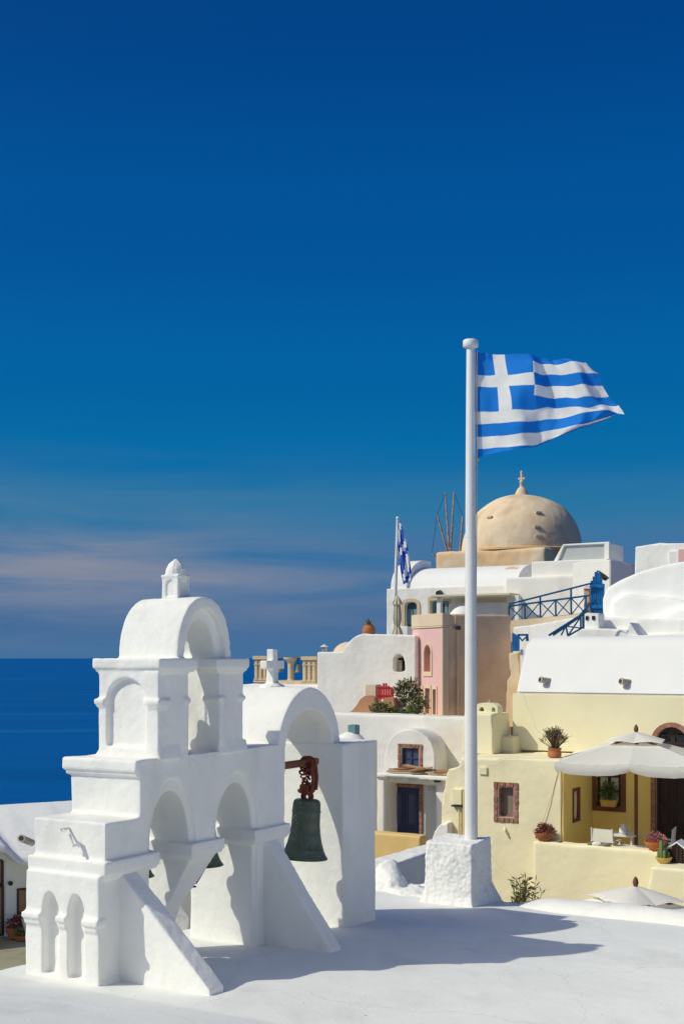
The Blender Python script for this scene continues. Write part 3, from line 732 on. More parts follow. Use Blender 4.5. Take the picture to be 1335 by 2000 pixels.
def surround(parent, x0, x1, z0, z1, w, y0, y1, m, stone=.2, bottom=True, name='surround', seed=1):
    """stone surround: a recessed mortar bed is the part, every stone a sub-part"""
    rr = random.Random(seed)
    g = MB(); e = .012
    loops = [rect(x0-w+e, x1+w-e, z0-(w if bottom else 0)+e, z1+w-e)]
    if bottom: g.plate('y', loops[0], [rect(x0+e, x1-e, z0+e, z1-e)], y0+e, y1)
    else:
        g.box(x0-w+e, x0-e*.5, y0+e, y1, z0, z1+w-e); g.box(x1+e*.5, x1+w-e, y0+e, y1, z0, z1+w-e); g.box(x0-e*.5, x1+e*.5, y0+e, y1, z1+e, z1+w-e)
    bed = part(name, g, M['mortar'], parent)
    st = []
    def run(a, b, fixed0, fixed1, vert):
        p = a
        while p < b-1e-4:
            q = min(b, p+stone*rr.uniform(.7, 1.3))
            if b-q < stone*.4: q = b
            st.append((fixed0, fixed1, p, q) if vert else (p, q, fixed0, fixed1)); p = q
    zlo = z0-w if bottom else z0
    run(zlo, z1+w, x0-w, x0, True); run(zlo, z1+w, x1, x1+w, True); run(x0, x1, z1, z1+w, False)
    if bottom: run(x0, x1, z0-w, z0, False)
    for a, b, c, d in st:
        g = MB(); j = .008; pr = rr.uniform(0, .014)
        g.box(a+j, b-j, y0-pr, y1-.02, c+j, d-j); part('stone', g, M['redstone'], bed, bevel=.008, smooth=60)
    return bed
def panel_door(parent, x0, x1, z0, z1, y, mdoor, mpanel, leaves=2, rows=((.05, .30), (.36, .52), (.57, .95)), handle=True, name='door'):
    g = MB(); g.box(x0, x1, y, y+.05, z0, z1)
    w = (x1-x0)/leaves
    for i in range(1, leaves): g.box(x0+w*i-.02, x0+w*i+.02, y-.015, y, z0, z1)
    d = part(name, g, mdoor, parent, bevel=.006)
    for i in range(leaves):
        for a, b in rows:
            xa = x0+w*i+w*.17; xb = x0+w*(i+1)-w*.17; za = z0+(z1-z0)*a; zb = z0+(z1-z0)*b
            g = MB(); t = .025
            g.plate('y', rect(xa, xb, za, zb), [rect(xa+t, xb-t, za+t, zb-t)], y-.022, y+.002)
            g.box(xa+t*1.8, xb-t*1.8, y-.014, y+.004, za+t*1.8, zb-t*1.8)
            part('panel', g, mpanel, d, bevel=.004)
    if handle:
        g = MB(); hx = x0+w*.12; hz = z0+(z1-z0)*.42
        g.box(hx-.02, hx+.02, y-.03, y, hz-.12, hz+.12); g.tube([(hx, y-.03, hz+.03), (hx, y-.07, hz+.03), (hx+.10, y-.07, hz+.03)], .012)
        part('handle', g, M['metal'], d)
    return d
def spout(parent, c, d, L=.34, r=.06):
    g = MB(); d = Vector(d).normalized(); c = Vector(c)
    g.tube([c-d*.15, c+d*L], r, 14); g.tube([c+d*(L-.03), c+d*(L+.01)], r*1.12, 14)
    f_ = part('drain_spout', g, M['spout'], parent); g = MB(); g.tube([c+d*(L+.005), c+d*(L+.014)], r*.72, 14); part('mouth_shade', g, M['iron'], f_)  # dark disc imitates the shade inside the spout's open end

# ================================================================== YELLOW HOUSE
fy = Fr(970, 29.0, -30, -6.5); yh = thing('house', 'large cream yellow house with a white vaulted roof, shaded patio and parapet', 'house', fy.loc, fy.a)
PD = 2.07
zr = fy.hit(985, 1479)[1]; xr = fy.X(1095)
xw0, xw1, zw0, zw1 = fy.rc(972, 1003, 1537, 1597)
pts = [fy.hit(px, py) for px, py in ((850, 1780), (857, 1640), (862, 1570), (868, 1520), (874, 1502), (896, 1497), (899, 1479))]
pts = [(pts[0][0], 0)]+pts+[]
outl = pts+[(xr, zr), (xr, 0)]
g = MB(); g.plate('y', outl, [rect(xw0, xw1, zw0, zw1)], 0, .30); g.plate('y', outl, [], .29, PD+.4)
nw0, nz0 = fy.hitx(1113, 1607, xr); nw1, nz1 = fy.hitx(1127, 1537, xr)
soft('wall', g, M['cream'], yh, .045, 2, .02, 1.3, .005, 7)
# patio sides: house paint in shade, its deeper yellow put into the colour; thin coat on the return wall, the back wall behind
g = MB(); g.plate('x', rect(.03, PD, zr-6, zr-.06), [rect(nw0, nw1, nz0, nz1)], xr+.004, xr+.05)
part('return_wall', g, M['yellow'], yh, bevel=.012)
zb_ = fy.hit(1170, 1357, PD)[1]; xl = fy.X(1000, PD); XR = fy.X(1500, PD)
bx0, bx1, bz0, bz1 = fy.rc(1163, 1211, 1488, 1574, PD)
dx0, dx1, dz0, dz1 = fy.rc(1279, 1342, 1420, 1655, PD)
zfl = fy.hit(1180, 1662, PD)[1]
dxc = (dx0+dx1)/2; dh = (dx1-dx0)/2; zs = dz1-dh
dooro = arch(dxc, dh, zfl, zs, dh, 16)
g = MB(); zy = zr+.02
g.plate('y', [(xl, zy), (xl, zb_), (XR, zb_), (XR, zy)], [arch(dxc, dh+.002, zy+.05, zs, dh, 16)], PD, PD+.25)
g.box(xl, XR, PD+.24, PD+4.5, 0, zb_-.02)
part('upper_wall', g, M['cream'], yh, bevel=.02)
g = MB(); g.plate('y', [(xr+.02, zfl-.4), (xr+.02, zy-.004), (XR, zy-.004), (XR, zfl-.4)], [rect(bx0, bx1, bz0, bz1), [(dx0, zfl), (dx0, zy-.05), (dx1, zy-.05), (dx1, zfl)]], PD-.004, PD+.235)
part('patio_wall', g, M['yellow'], yh)
# barrel roof
xv0 = fy.X(1006, PD); zt_ = fy.hit(1170, 1243, PD+1.4)[1]-zb_
prof = [(PD-.0, zb_+.004)]+[(PD+.95*f_+.5*max(0, (f_-.72)/.28)**2, zb_+.004+zt_*(f_*1.12 if f_ < .72 else .8064+.1936*sin((f_-.72)/.28*pi/2))) for f_ in [i/20 for i in range(1, 21)]]+[(PD+4.5, zb_+zt_+.02), (PD+4.5, zb_+.004)]
g = MB(); g.plate('x', prof, [], xv0, XR)
part('vault_roof', g, M['vault_white'], yh, bevel=.05, smooth=50)
for px, py in ((1065, 1329), (1222, 1332)):
    d = .32; x, z = fy.hit(px, py, PD+.14); spout(yh, (x, PD+.14, z), (-.55, -.85, .12), .17, .075)
# stair parapet block on the flat roof with its steps
def roofblock(p0, p1, ptop, d0, d1, m=M['cream'], nm='roof_parapet', zlow=zr-.05, slant=0):
    x0 = fy.X(p0, d0); x1 = fy.X(p1, d0); zt = fy.hit((p0+p1)/2, ptop, d0)[1]
    g = MB(); g.prism([(x0-slant, d0, zlow), (x1+.03, d0, zlow), (x1+.03, d1, zlow), (x0-slant, d1, zlow)], [(x0, d0, zt), (x1, d0, zt), (x1, d1, zt), (x0, d1, zt)])
    return soft(nm, g, m, yh, .03, 3, .012, 2), x0, x1, zt
_, sx0, sx1, szt = roofblock(905, 960, 1394, 1.05, PD+.1, slant=.06)
roofblock(978, 1001, 1438, 1.62, PD+.1, nm='stair_block')
# small dark window of the front room
win(yh, fy, xw0, xw1, zw0, zw1, .13, M['redstone'], M['glass_pale'], 1, 1, .05)
surround(yh, xw0, xw1, zw0, zw1, .115, -.018, .10, M['redstone'], .16, seed=3)
g = MB(); g.box(xw0-.02, xw1+.02, .22, .27, zw0-.02, zw1+.02); part('window_back', g, M['wood_dark'], yh)
# patio openings
win(yh, fy, bx0, bx1, bz0, bz1, PD+.07, M['wood_dark'], M['curtain'], 2, 3, .075)
g = MB(); w = .13
g.plate('y', rect(bx0-w, bx1+w, bz0-w, bz1+w), [rect(bx0, bx1, bz0, bz1)], PD-.03, PD+.05); part('window_frame', g, M['wood_red'], yh, bevel=.012)
g = MB(); g.plate('x', rect(nw0, nw1, nz0, nz1), [rect(nw0+.07, nw1-.07, nz0+.07, nz1-.07)], xr-.06, xr+.07); g.box(xr-.05, xr-.02, nw0, nw1, nz0, nz1)
part('side_window', g, M['wood_red'], yh)
# arched double door with fanlight
g = MB(); g.plate('y', arch(dxc, dh+.11, zfl, zs, dh+.11, 16), [arch(dxc, dh, zfl-.01+.012, zs, dh, 16)], PD-.035, PD+.06)
part('door_surround', g, M['redstone'], yh, bevel=.015)
pd_ = panel_door(yh, dx0, dx1, zfl, zs-.55, PD+.12, M['wood_dark'], M['wood_dark'], 2, ((.04, .28), (.33, .52), (.57, .97)), False)
g = MB(); y = PD+.12
g.box(dx0, dx1, y, y+.05, zs-.555, zs-.48); g.box(dxc-.05, dxc+.05, y-.004, y+.05, zs-.5, zs+dh); g.box(dx0, dx1, y-.002, y+.05, zs-.04, zs+.02)
g.plate('y', arch(dxc, dh, zs-.5, zs, dh, 16), [arch(dxc-dh*.5, dh*.40, zs-.46, zs+.1, dh*.35, 8), arch(dxc+dh*.5, dh*.40, zs-.46, zs+.1, dh*.35, 8)], y, y+.045)
fw_ = part('fanlight', g, M['wood_dark'], yh)
for s in (-1, 1):
    g = MB(); g.box(dxc+s*dh*.5-dh*.42, dxc+s*dh*.5+dh*.42, y+.03, y+.04, zs-.48, zs+dh*.5); part('pane', g, M['glass'], fw_)
g = MB(); g.box(dx0-.1, dx1+.1, PD+.22, PD+.24, zfl, zs+dh+.1); part('dark_backing', g, M['black'], yh)  # black sheet in place of the unlit space behind the door
# terrace floor and front parapet
px0 = fy.X(1040, -.35); zp = fy.hit(1040, 1643, -.35)[1]
g = MB(); g.box(px0+.1, XR, -.1, PD+.3, zfl-.3, zfl); part('terrace_floor', g, M['cream'], yh)
xs_ = [px0+(XR-px0)*i/10 for i in range(11)]
g = MB(); g.plate('y', [(px0, 0), (px0+.0, zp)]+[(x, zp-.01*(i % 2)) for i, x in enumerate(xs_[1:])]+[(XR, 0)], [], -.35, .02)
soft('parapet', g, M['cream'], yh, .045, 2, .018, 1.5, .005, 8)
# lower step of wall in front, at the end of the terrace
bx = fy.X(1262, -1.3); g = MB(); zt = fy.hit(1310, 1692, -1.3)[1]
g.prism([(bx-.5, -1.7, 0), (XR, -1.7, 0), (XR, -.4, 0), (bx-.5, -.4, 0)], [(bx+.15, -1.55, zt), (XR, -1.55, zt), (XR, -.4, zt), (bx+.15, -.4, zt)])
soft('lower_wall', g, M['cream'], yh, .05, 3, .02, 1.5)
# meter box, pipes and a thin cable on the left of the facade
x0, x1, z0, z1 = fy.rc(886, 904, 1541, 1571)
g = MB(); g.box(x0, x1, -.10, .02, z0, z1); part('meter_box', g, M['cream'], yh, bevel=.01)
g = MB(); g.box(x0-.03, x1+.02, -.11, .02, z0-.05, z0-.015); part('box_shelf', g, M['iron'], yh)
for px, r in ((898, .026), (908, .034)):
    x = fy.X(px); zt = fy.hit(px, 1582 if px < 900 else 1545)[1]; zb2 = fy.hit(px, 1662)[1]
    g = MB(); g.tube([(x, -.06, zt), (x, -.06, zb2)], r, 10); g.tube([(x, -.06, zb2+.35), (x, -.06, zb2+.42)], r*1.3, 10); part('pipe', g, M['pipe_yellow'], yh)
g = MB(); x, z = fy.hit(944, 1503); g.box(x-.1, x+.1, -.05, .02, z-.12, z+.06); part('vent_box', g, M['cream'], yh, bevel=.01)
# ring stub where a pipe leaves the wall
g = MB(); x, z = fy.hit(985, 1622); g.tube([(x, .02, z+.08), (x+.02, -.05, z), (x+.06, -.05, z-.1)], .025, 8); part('pipe_stub', g, M['cream'], yh)

# white plastered corner beside the yellow house
g = MB(); fq = Fr(850, 29.55, -30, -6.5)
o_ = [fq.hit(px, py) for px, py in ((830, 1800), (832, 1662), (842, 1640), (848, 1622), (858, 1610), (875, 1606), (880, 1800))]
g.plate('y', o_, [], 0, .5); t = thing('garden_wall', 'low white rounded wall end at the foot of the cream house', 'wall', fq.loc, fq.a)
soft('wall', g, M['white'], t, .04, 3, .015, 2)

# ================================================================== PARASOLS
def parasol(loc, rz, size, hcan, label, rise=.50, val=.24, pole_m=M['wood_red'], grp='square white parasols'):
    t = thing('parasol', label, 'parasol', loc, rz, grp)
    h = size/2; q = .30
    cr = [(-h, -h), (h, -h), (h, h), (-h, h)]
    zc = hcan+rise
    for i in range(8):
        mids = [(Vector(cr[q])+Vector(cr[(q+1) % 4]))/2 for q in range(4)]
        a, b = (Vector(cr[i//2]), mids[i//2]) if i % 2 == 0 else (mids[i//2], Vector(cr[(i//2+1) % 4])); g = MB(); n_ = 14; rows = []
        for k in range(9):
            f = k/8*(1-q); row = []
            for j in range(n_+1):
                e = a.lerp(b, j/n_); sag = -.055*sin(pi*j/n_)*(1-f)+.012*noise.noise((j*.5, k*.6, i))
                p = e*(1-f); row.append((p.x, p.y, hcan+rise*f**1.05+sag*(1-f)))
            rows.append(row)
        vv = [p for r in rows for p in r]; m_ = n_+1
        g.add(vv, [(r*m_+j, r*m_+j+1, (r+1)*m_+j+1, (r+1)*m_+j) for r in range(8) for j in range(n_)])
        vr = []
        for k in range(4):
            for j in range(m_):
                p = Vector(rows[0][j]); o2 = Vector((p.x, p.y, 0)).normalized()*.03*sin(k/3*pi)
                dz = val*k/3*(1-.32*(abs(j/n_-.5)*2)**5)+.012*noise.noise((j*.7, k, i+3))
                vr.append((p.x+o2.x, p.y+o2.y, p.z-dz))
        g.add(vr, [(r*m_+j, r*m_+j+1, (r+1)*m_+j+1, (r+1)*m_+j) for r in range(3) for j in range(n_)])
        part('canopy_panel', g, M['canvas'], t, smooth=24, recalc=False)
    g = MB(); f = 1-q-.08; hh = h*(1-f); n_ = 10
    top = (0, 0, zc+.10)
    for i in range(4):
        a = Vector(cr[i])*(1-f); b = Vector(cr[(i+1) % 4])*(1-f); prev = None
        for j in range(n_+1):
            e = a.lerp(b, j/n_); z = hcan+rise*f+.07+.035*abs(sin(pi*2*j/n_))
            mid = e*.5; cur = ((e.x, e.y, z), (mid.x, mid.y, (z+top[2])/2+.01))
            if prev: g.quad(prev[0], cur[0], cur[1], prev[1]); g.add([prev[1], cur[1], top], [(0, 1, 2)])
            prev = cur
    part('vent_cap', g, M['canvas'], t, smooth=60)
    g = MB(); g.lathe([(.04, zc+.06), (.04, zc+.10), (.055, zc+.15), (.045, zc+.21), (.02, zc+.26), (0, zc+.27)], n=12); part('finial', g, M['wood_red'], t)
    g = MB(); g.tube([(0, 0, 0), (0, 0, zc+.08)], .042, 12); part('pole', g, pole_m, t)
    for i in range(8):
        e = cr[i//2] if i % 2 == 0 else (Vector(cr[i//2])+Vector(cr[(i//2+1) % 4]))/2
        g = MB(); g.tube([(0, 0, zc-.02), (e[0]*.98, e[1]*.98, hcan-(.04 if i % 2 == 0 else .09))], .015, 6); part('rib', g, pole_m, t)
    return t
pz = fy.hit(1246, 1648, 1.0)
pw = fy.W(fy.X(1241, .95), .95, 0)
canz = EYE-(1492-HZ)/F*pw.y
parasol((pw.x, pw.y, zfl+fy.z0), radians(-18), 3.25, canz-(zfl+fy.z0)+.14, 'open white square parasol shading the patio of the cream house')
# the second one stands on a terrace below the roof edge, only its top shows
pw2 = at(1240, 1735, 22.5)
parasol((pw2.x, pw2.y, -4.2), radians(20), 3.4, -1.85+4.2, 'white parasol with only its pointed top showing behind the roof curb', .56)
g = MB(); g.box(1.5, 12, 18.2, 24.5, -4.5, -4.2); struct('lower_terrace', g, M['tan_trim'])

# ================================================================== POTS AND PLANTS
def leaves(g, c, n_, R, ln, wd, rr, up=.4, zs=1.0, shell=.3):
    for i in range(n_):
        d = Vector((rr.gauss(0, 1), rr.gauss(0, 1), rr.gauss(0, 1)+up)).normalized()
        p = Vector(c)+Vector((d.x*R[0], d.y*R[1], d.z*R[2]*zs))*(shell+(1-shell)*rr.random())
        o1 = (d+Vector((rr.gauss(0, .6), rr.gauss(0, .6), rr.gauss(0, .6)))).normalized(); s_ = o1.cross(Vector((rr.gauss(0, 1), rr.gauss(0, 1), rr.gauss(0, 1)))).normalized()
        L = ln*rr.uniform(.6, 1.3); w = wd*rr.uniform(.7, 1.2)
        g.quad(p, p+o1*L*.5+s_*w, p+o1*L, p+o1*L*.5-s_*w)
def pot(t, prof, m, z=0, n_=20):
    g = MB(); g.lathe(prof, (0, 0, z), n_); part('pot', g, m, t, smooth=40)
rr = random.Random(11)
# dry shrub on the flat roof
pw = fy.W(fy.X(1082, .45), .45, zr); K = pw.y/F
t = thing('potted_plant', 'dry brown round shrub in a terracotta pot on the flat roof edge', 'potted plant', pw, 0)
pot(t, [(.10, 0), (.155, .03), (.165, .10), (.14, .16), (.16, .20), (.165, .23), (.13, .23), (.12, .17), (0, .17)], M['terracotta'])
g = MB(); g2 = MB()
for i in range(120):
    a = rr.uniform(0, 6.28); tl = rr.uniform(.1, 1.15); e = Vector((cos(a)*tl*.32, sin(a)*tl*.32, .22+.42*sqrt(max(.05, 1.25-tl*tl*.8))*rr.uniform(.75, 1.05)))
    mid = e*.5+Vector((0, 0, .10)); g.tube([(cos(a)*.05, sin(a)*.05, .17), mid, e], .009, 4, .003)
    for q in range(4):
        b = mid.lerp(e, rr.uniform(.3, 1)); e2 = b+Vector((rr.gauss(0, .05), rr.gauss(0, .05), rr.uniform(.02, .09))); g.tube([b, e2], .006, 3, .003)
        g2.ball(e2, rr.uniform(.006, .013), 5, 4)
part('stems', g, M['dry'], t); part('buds', g2, M['dry_bud'], t)['kind'] = 'stuff'
# succulent bowl at the parapet's near end
def bowl(loc, label, m, fm, R=.24, grp=None):
    t = thing('potted_plant', label, 'potted plant', loc)
    pot(t, [(R*.45, 0), (R*.62, .02), (R*.95, .13), (R, .17), (R*1.02, .19), (R*.93, .19), (R*.88, .15), (0, .14)], m)
    g = MB(); leaves(g, (0, 0, .18), 420, (R*.95, R*.95, .2), .075, .018, rr, .9, 1.0, .25); part('foliage', g, fm, t)
    return t
pw = fy.W(fy.X(1062, -.16), -.16, zp); bowl(pw, 'red-brown succulent in a terracotta bowl by the parapet end nearest the flagpole', M['terracotta'], M['flower2'], .23)
pw = fy.W(fy.X(1279, -.16), -.16, zp-.01); bowl(pw, 'pink succulent in an orange bowl on the patio parapet', M['orange_pot'], M['flower'], .24)
# bush in a yellow box on the patio window sill
pw = fy.W((bx0+bx1)/2+.05, PD-.12, bz0)
t = thing('window_box', 'green bushy plant in a small yellow box on the patio window sill', 'potted plant', pw, fy.a)
g = MB(); g.prism([(-.17, -.08, 0), (.17, -.08, 0), (.17, .08, 0), (-.17, .08, 0)], [(-.2, -.1, .17), (.2, -.1, .17), (.2, .1, .17), (-.2, .1, .17)]); part('box', g, M['yellow_pot'], t, bevel=.01)
g = MB(); leaves(g, (0, -.02, .34), 520, (.21, .14, .26), .085, .013, rr, .4); part('foliage', g, M['leaf'], t)
# cactus in a yellow bowl on the lower wall, with a little striped house-shaped lantern behind it
zl = fy.hit(1310, 1692, -1.3)[1]
pw = fy.W(fy.X(1295, -1.0), -1.0, zl); t = thing('potted_plant', 'green cactus in a pale yellow bowl on the lower wall', 'potted plant', pw)
pot(t, [(.08, 0), (.12, .02), (.17, .10), (.175, .13), (.15, .13), (.12, .10), (0, .09)], M['yellow_pot'])
g = MB()
for x, y, h, r in ((-.05, 0, .48, .042), (.04, .02, .36, .04), (-.1, .03, .26, .035), (.1, -.02, .22, .03), (0, -.06, .28, .035)):
    g.lathe([(r*.8, .08), (r, .15), (r, h-.03), (r*.7, h), (0, h+.012)], (x, y, 0), 8)
g.tube([(-.05, 0, .3), (.03, -.01, .33), (.04, -.01, .45)], .025, 7)
part('cactus', g, M['cactus'], t)
pw = fy.W(fy.X(1322, -.8), -.8, zl); t = thing('ornament_house', 'small dark slatted house ornament with white roof beside the cactus', 'ornament', pw, fy.a)
for i in range(7):
    x = -.24+.08*i; h = .42-abs(x)*.75; g = MB(); g.box(x-.03, x+.03, -.06, -.03, 0, h); part('slat', g, M['wood_dark'], t)
g = MB(); g.prism([(-.28, -.02, 0), (.28, -.02, 0), (.28, .3, 0), (-.28, .3, 0)], [(-.28, -.02, .22), (.28, -.02, .22), (.28, .3, .22), (-.28, .3, .22)]); part('body', g, M['wood_dark'], t)
for s in (-1, 1):
    g = MB(); g.prism([(0, -.09, .43), (0, .33, .43), (s*.36, .33, .17), (s*.36, -.09, .17)], [(0, -.09, .47), (0, .33, .47), (s*.36, .33, .20), (s*.36, -.09, .20)]); part('roof', g, M['white'], t)
# little dark and pale pebbles left along the parapet
for i, (px, r, m, lb) in enumerate(((1152, .06, 'pebble', 'small dark grey pebble first of the row on the parapet'), (1165, .085, 'white_rough', 'large white pebble between two dark ones on the parapet'), (1183, .075, 'pebble', 'larger flat dark pebble beside the folding chair on the parapet'), (1091, .05, 'leaf_olive', 'small green pebble near the patio corner on the parapet'), (1305, .06, 'red', 'small bright red trinket on the parapet beside the orange bowl'))):
    pw = fy.W(fy.X(px, -.2), -.2, zp+r*.35); g = MB(); g.ball((0, 0, 0), (r*1.35, r, r*.62), 12, 8)
    o = soft('pebble', g, M[m], None, .012, 1, .008, 14); o.location = pw; tag(o, lb, 'pebble')

# chairs, table, bench on the patio
def chair(loc, rz, label):
    t = thing('chair', label, 'chair', loc, rz, 'white folding chairs on the patio')
    for s in (-1, 1):
        for (a, b) in (((s*.25, -.22, 0), (s*.25, .22, .60)), ((s*.25, .22, 0), (s*.25, -.22, .60))):
            g = MB(); g.tube([a, b], .02, 6); part('leg', g, M['paint_white'], t)
        g = MB(); g.box(s*.25-.025, s*.25+.025, -.27, .27, .60, .63); part('armrest', g, M['paint_white'], t, bevel=.006)
        g = MB(); g.tube([(s*.25, .22, .42), (s*.25, .27, .92)], .02, 6); part('back_post', g, M['paint_white'], t)
    g = MB(); g.box(-.25, .25, -.2, .22, .41, .43); part('seat', g, M['canvas_cream'], t)
    g = MB(); g.box(-.27, .27, .245, .255, .60, .90); part('backrest', g, M['canvas'], t)
    return t
floorz = zfl-.12
pw = fy.W(fy.X(1183, .55), .55, floorz); c1 = chair(pw, fy.a+radians(176), 'white folding canvas chair with its back towards the parapet by the pebbles')
pw = fy.W(fy.X(1292, 1.1), 1.1, floorz); dup(c1, pw, fy.a+radians(-82), 'white folding chair turned sideways in front of the dark arched door')
pw = fy.W(fy.X(1214, 1.0), 1.0, floorz)
t = thing('table', 'small white slatted patio table between the two folding chairs', 'table', pw, fy.a)
for i in range(6): g = MB(); g.box(-.36, .36, -.33+i*.11, -.235+i*.11, .70, .725); part('slat', g, M['paint_white'], t)
for sx in (-1, 1):
    for sy in (-1, 1): g = MB(); g.tube([(sx*.3, sy*.27, 0), (sx*.3, sy*.27, .70)], .022, 6); part('leg', g, M['paint_white'], t)
pw = fy.W(fy.X(1216, .9), .9, floorz+.725)
t = thing('jug', 'white ceramic jug standing on the patio table', 'jug', pw)
g = MB(); g.lathe([(.07, 0), (.10, .05), (.09, .14), (.055, .19), (.065, .23), (.05, .23), (0, .2)], n=16); part('body', g, M['paint_white'], t); g = MB(); g.torus((.10, 0, .13), .05, .012, Matrix.Rotation(pi/2, 3, 'X'), 12, 6); part('handle', g, M['paint_white'], t)
pw = fy.W(fy.X(1246, .55), .55, floorz)
t = thing('bench', 'low white slatted bench beside the parasol pole on the patio', 'bench', pw, fy.a)
for i in range(4): g = MB(); g.box(-.52, .52, -.2+i*.1, -.115+i*.1, .50, .525); part('slat', g, M['paint_white'], t)
for sx in (-1, 1):
    for sy in (-1, 1): g = MB(); g.tube([(sx*.48, sy*.17, 0), (sx*.48, sy*.17, .5)], .025, 6); part('leg', g, M['paint_white'], t)
# small chapel model on the stair block
pw = fy.W(fy.X(941, 1.3), 1.3, szt)
t = thing('model_chapel', 'tiny cream model chapel with green openings on top of the stair parapet', 'ornament', pw, fy.a)
g = MB(); g.plate('y', [(-.18, 0), (-.18, .17), (-.12, .235), (0, .26), (.30, .25), (.42, .17), (.42, 0)], [arch(-.02, .06, .05, .10, .05, 8)], 0, .3); g.tube([(.14, .1, .22), (.14, .1, .34)], .016, 6); part('body', g, M['cream'], t, bevel=.01)
g = MB(); g.plate('y', arch(-.02, .06, .05, .10, .05, 8), [], .1, .12); g.plate('y', arch(.30, .045, .05, .11, .045, 8), [], -.004, .02); part('opening', g, M['cactus'], t)
# cable from the flat roof down to the parapet
g = MB(); a_ = fy.W(fy.X(1092, -.02), -.02, fy.hit(1092, 1495)[1]); b_ = fy.W(fy.X(1046, -.05), -.05, fy.hit(1046, 1640)[1])
g.tube([a_, a_.lerp(b_, .33)+Vector((.02, 0, -.04)), a_.lerp(b_, .66)+Vector((.0, 0, -.05)), b_], .007, 5)
tag(part('cable', g, M['tan_trim'], None), 'thin pale cable slanting down the cream facade to the parapet', 'cable')

# spiky bush behind the curb
bp_ = at(1012, 1800, 18.6)
t = thing('bush', 'spiky olive green bush growing below the roof beside the plinth', 'bush', (bp_.x, bp_.y, -2.0))
g = MB(); g2 = MB()
for i in range(80):
    a = rr.uniform(0, 6.28); e = Vector((.16*rr.gauss(0, .7)+.10*cos(a), .2*sin(a), rr.uniform(.9, 1.68)))
    if e.x < -.05: e.z -= .35
    g.tube([(e.x*.3, e.y*.3, 0), e*.6+Vector((0, 0, .1)), e], .012, 4, .004)
    for q in range(22):
        b = Vector((e.x*.3, e.y*.3, 0)).lerp(e, rr.uniform(.55, 1.0)); d = Vector((rr.gauss(0, .8), rr.gauss(0, .8), rr.uniform(.1, 1.2))).normalized()
        s_ = d.cross(Vector((rr.gauss(0, 1), 1, 0))).normalized(); L = rr.uniform(.07, .16); g2.quad(b, b+d*L*.5+s_*.013, b+d*L, b+d*L*.5-s_*.013)
part('stems', g, M['dry'], t); part('foliage', g2, M['leaf_olive'], t)

# ================================================================== HOUSE WITH THE NAVY DOOR
fb = Fr(800, 32.0, -30, -6.5); bh_ = thing('house', 'white house with a rounded gable, navy blue double door and small canopy', 'house', fb.loc, fb.a)
DB = .75
# tall worn retaining wall behind
x0 = fb.X(600, DB); x1 = fb.X(912, DB); zt = fb.hit(780, 1396, DB)[1]
rw = thing('retaining_wall', 'tall worn white retaining wall with pinkish stains above the navy door house', 'wall', fb.loc, fb.a)
g = MB(); g.plate('y', [(x0, 0), (x0, zt+.02), ((x0+x1)/2, zt), (x1, zt-.02), (x1, 0)], [], DB, DB+.6)
soft('wall', g, M['white_pink'], rw, .06, 2, .03, 1.0, .008, 5)
# gable front
gx0, gx1 = fb.X(751), fb.X(849); gc = (gx0+gx1)/2; gh = (gx1-gx0)/2
gzs = fb.hit(800, 1478)[1]; gzt = fb.hit(800, 1424)[1]
wx0, wx1, wz0, wz1 = fb.rc(783, 818, 1460, 1504)
ddx0, ddx1, ddz0, ddz1 = fb.rc(771, 828, 1536, 1650, .25)
zc_ = fb.hit(800, 1503)[1]
g = MB(); o_ = arch(gc, gh, 0, gzs, gzt-gzs, 20)
g.plate('y', o_, [rect(wx0, wx1, wz0, wz1)], 0, DB+.02)
soft('gable_wall', g, M['white_far'], bh_, .035, 2, .012, 1.6, .004, 8)
g = MB(); g.box(wx0-.05, wx1+.05, .16, .2, wz0-.05, wz1+.05); part('window_back', g, M['black'], bh_)
win(bh_, fb, wx0, wx1, wz0, wz1, .06, M['navy'], M['glass_blue'], 2, 2, .05)
surround(bh_, wx0, wx1, wz0-.0, wz1, .10, -.02, .08, M['redstone'], .15, seed=5)
# porch: left pillar, door wall, right side wall, beam and slab
px0_, px1_ = fb.X(733, -.75), fb.X(750, -.75); zsl = fb.hit(800, 1512, -.75)[1]-.11
g = MB(); g.box(px0_, px1_, -.75, .1, 0, zsl+.02); soft('pillar', g, M['white_far'], bh_, .035, 2, .012, 2)
g = MB(); rx = fb.X(834, -.05)
g.box(px1_-.05, ddx0-.12, -.02, .02, 0, zc_-.05); g.box(ddx1+.12, fb.X(880, 0), -.025, .02, 0, zc_-.05); g.box(ddx0-.13, ddx1+.13, -.022, .02, ddz1+.1, zc_-.05)
part('porch_wall', g, M['white_far'], bh_)
g = MB(); g.box(fb.X(858, -.3), fb.X(905, -.3), -.55, .6, 0, zsl-.02); soft('side_wall', g, M['white_far'], bh_, .04, 2, .012, 2)
g = MB(); xa, xb = fb.X(731, -.82), fb.X(892, -.82); g.box(xa, xb, -.82, -.005, zsl, zsl+.10); soft('canopy_slab', g, M['white'], bh_, .03, 2, .01, 3)
g = MB(); g.box(fb.X(752, -.5), fb.X(878, -.5), -.52, -.38, zsl-.16, zsl-.03); part('canopy_beam', g, M['white_far'], bh_, bevel=.02)
for i in range(5):
    x = fb.X(766+i*25, -.55); g = MB(); g.box(x-.05, x+.05, -.60, -.02, zsl-.1, zsl+.01); part('joist', g, M['white_far'], bh_, bevel=.01)
g = MB(); x, z = fb.hit(852, 1524, -.72); g.box(x-.06, x+.06, -.75, -.6, z-.05, z+.05); part('lamp', g, M['iron'], bh_)
panel_door(bh_, ddx0, ddx1, 3.6, ddz1, -.035, M['navy'], M['navy2'], 2, ((.10, .40), (.46, .56), (.62, .95)))
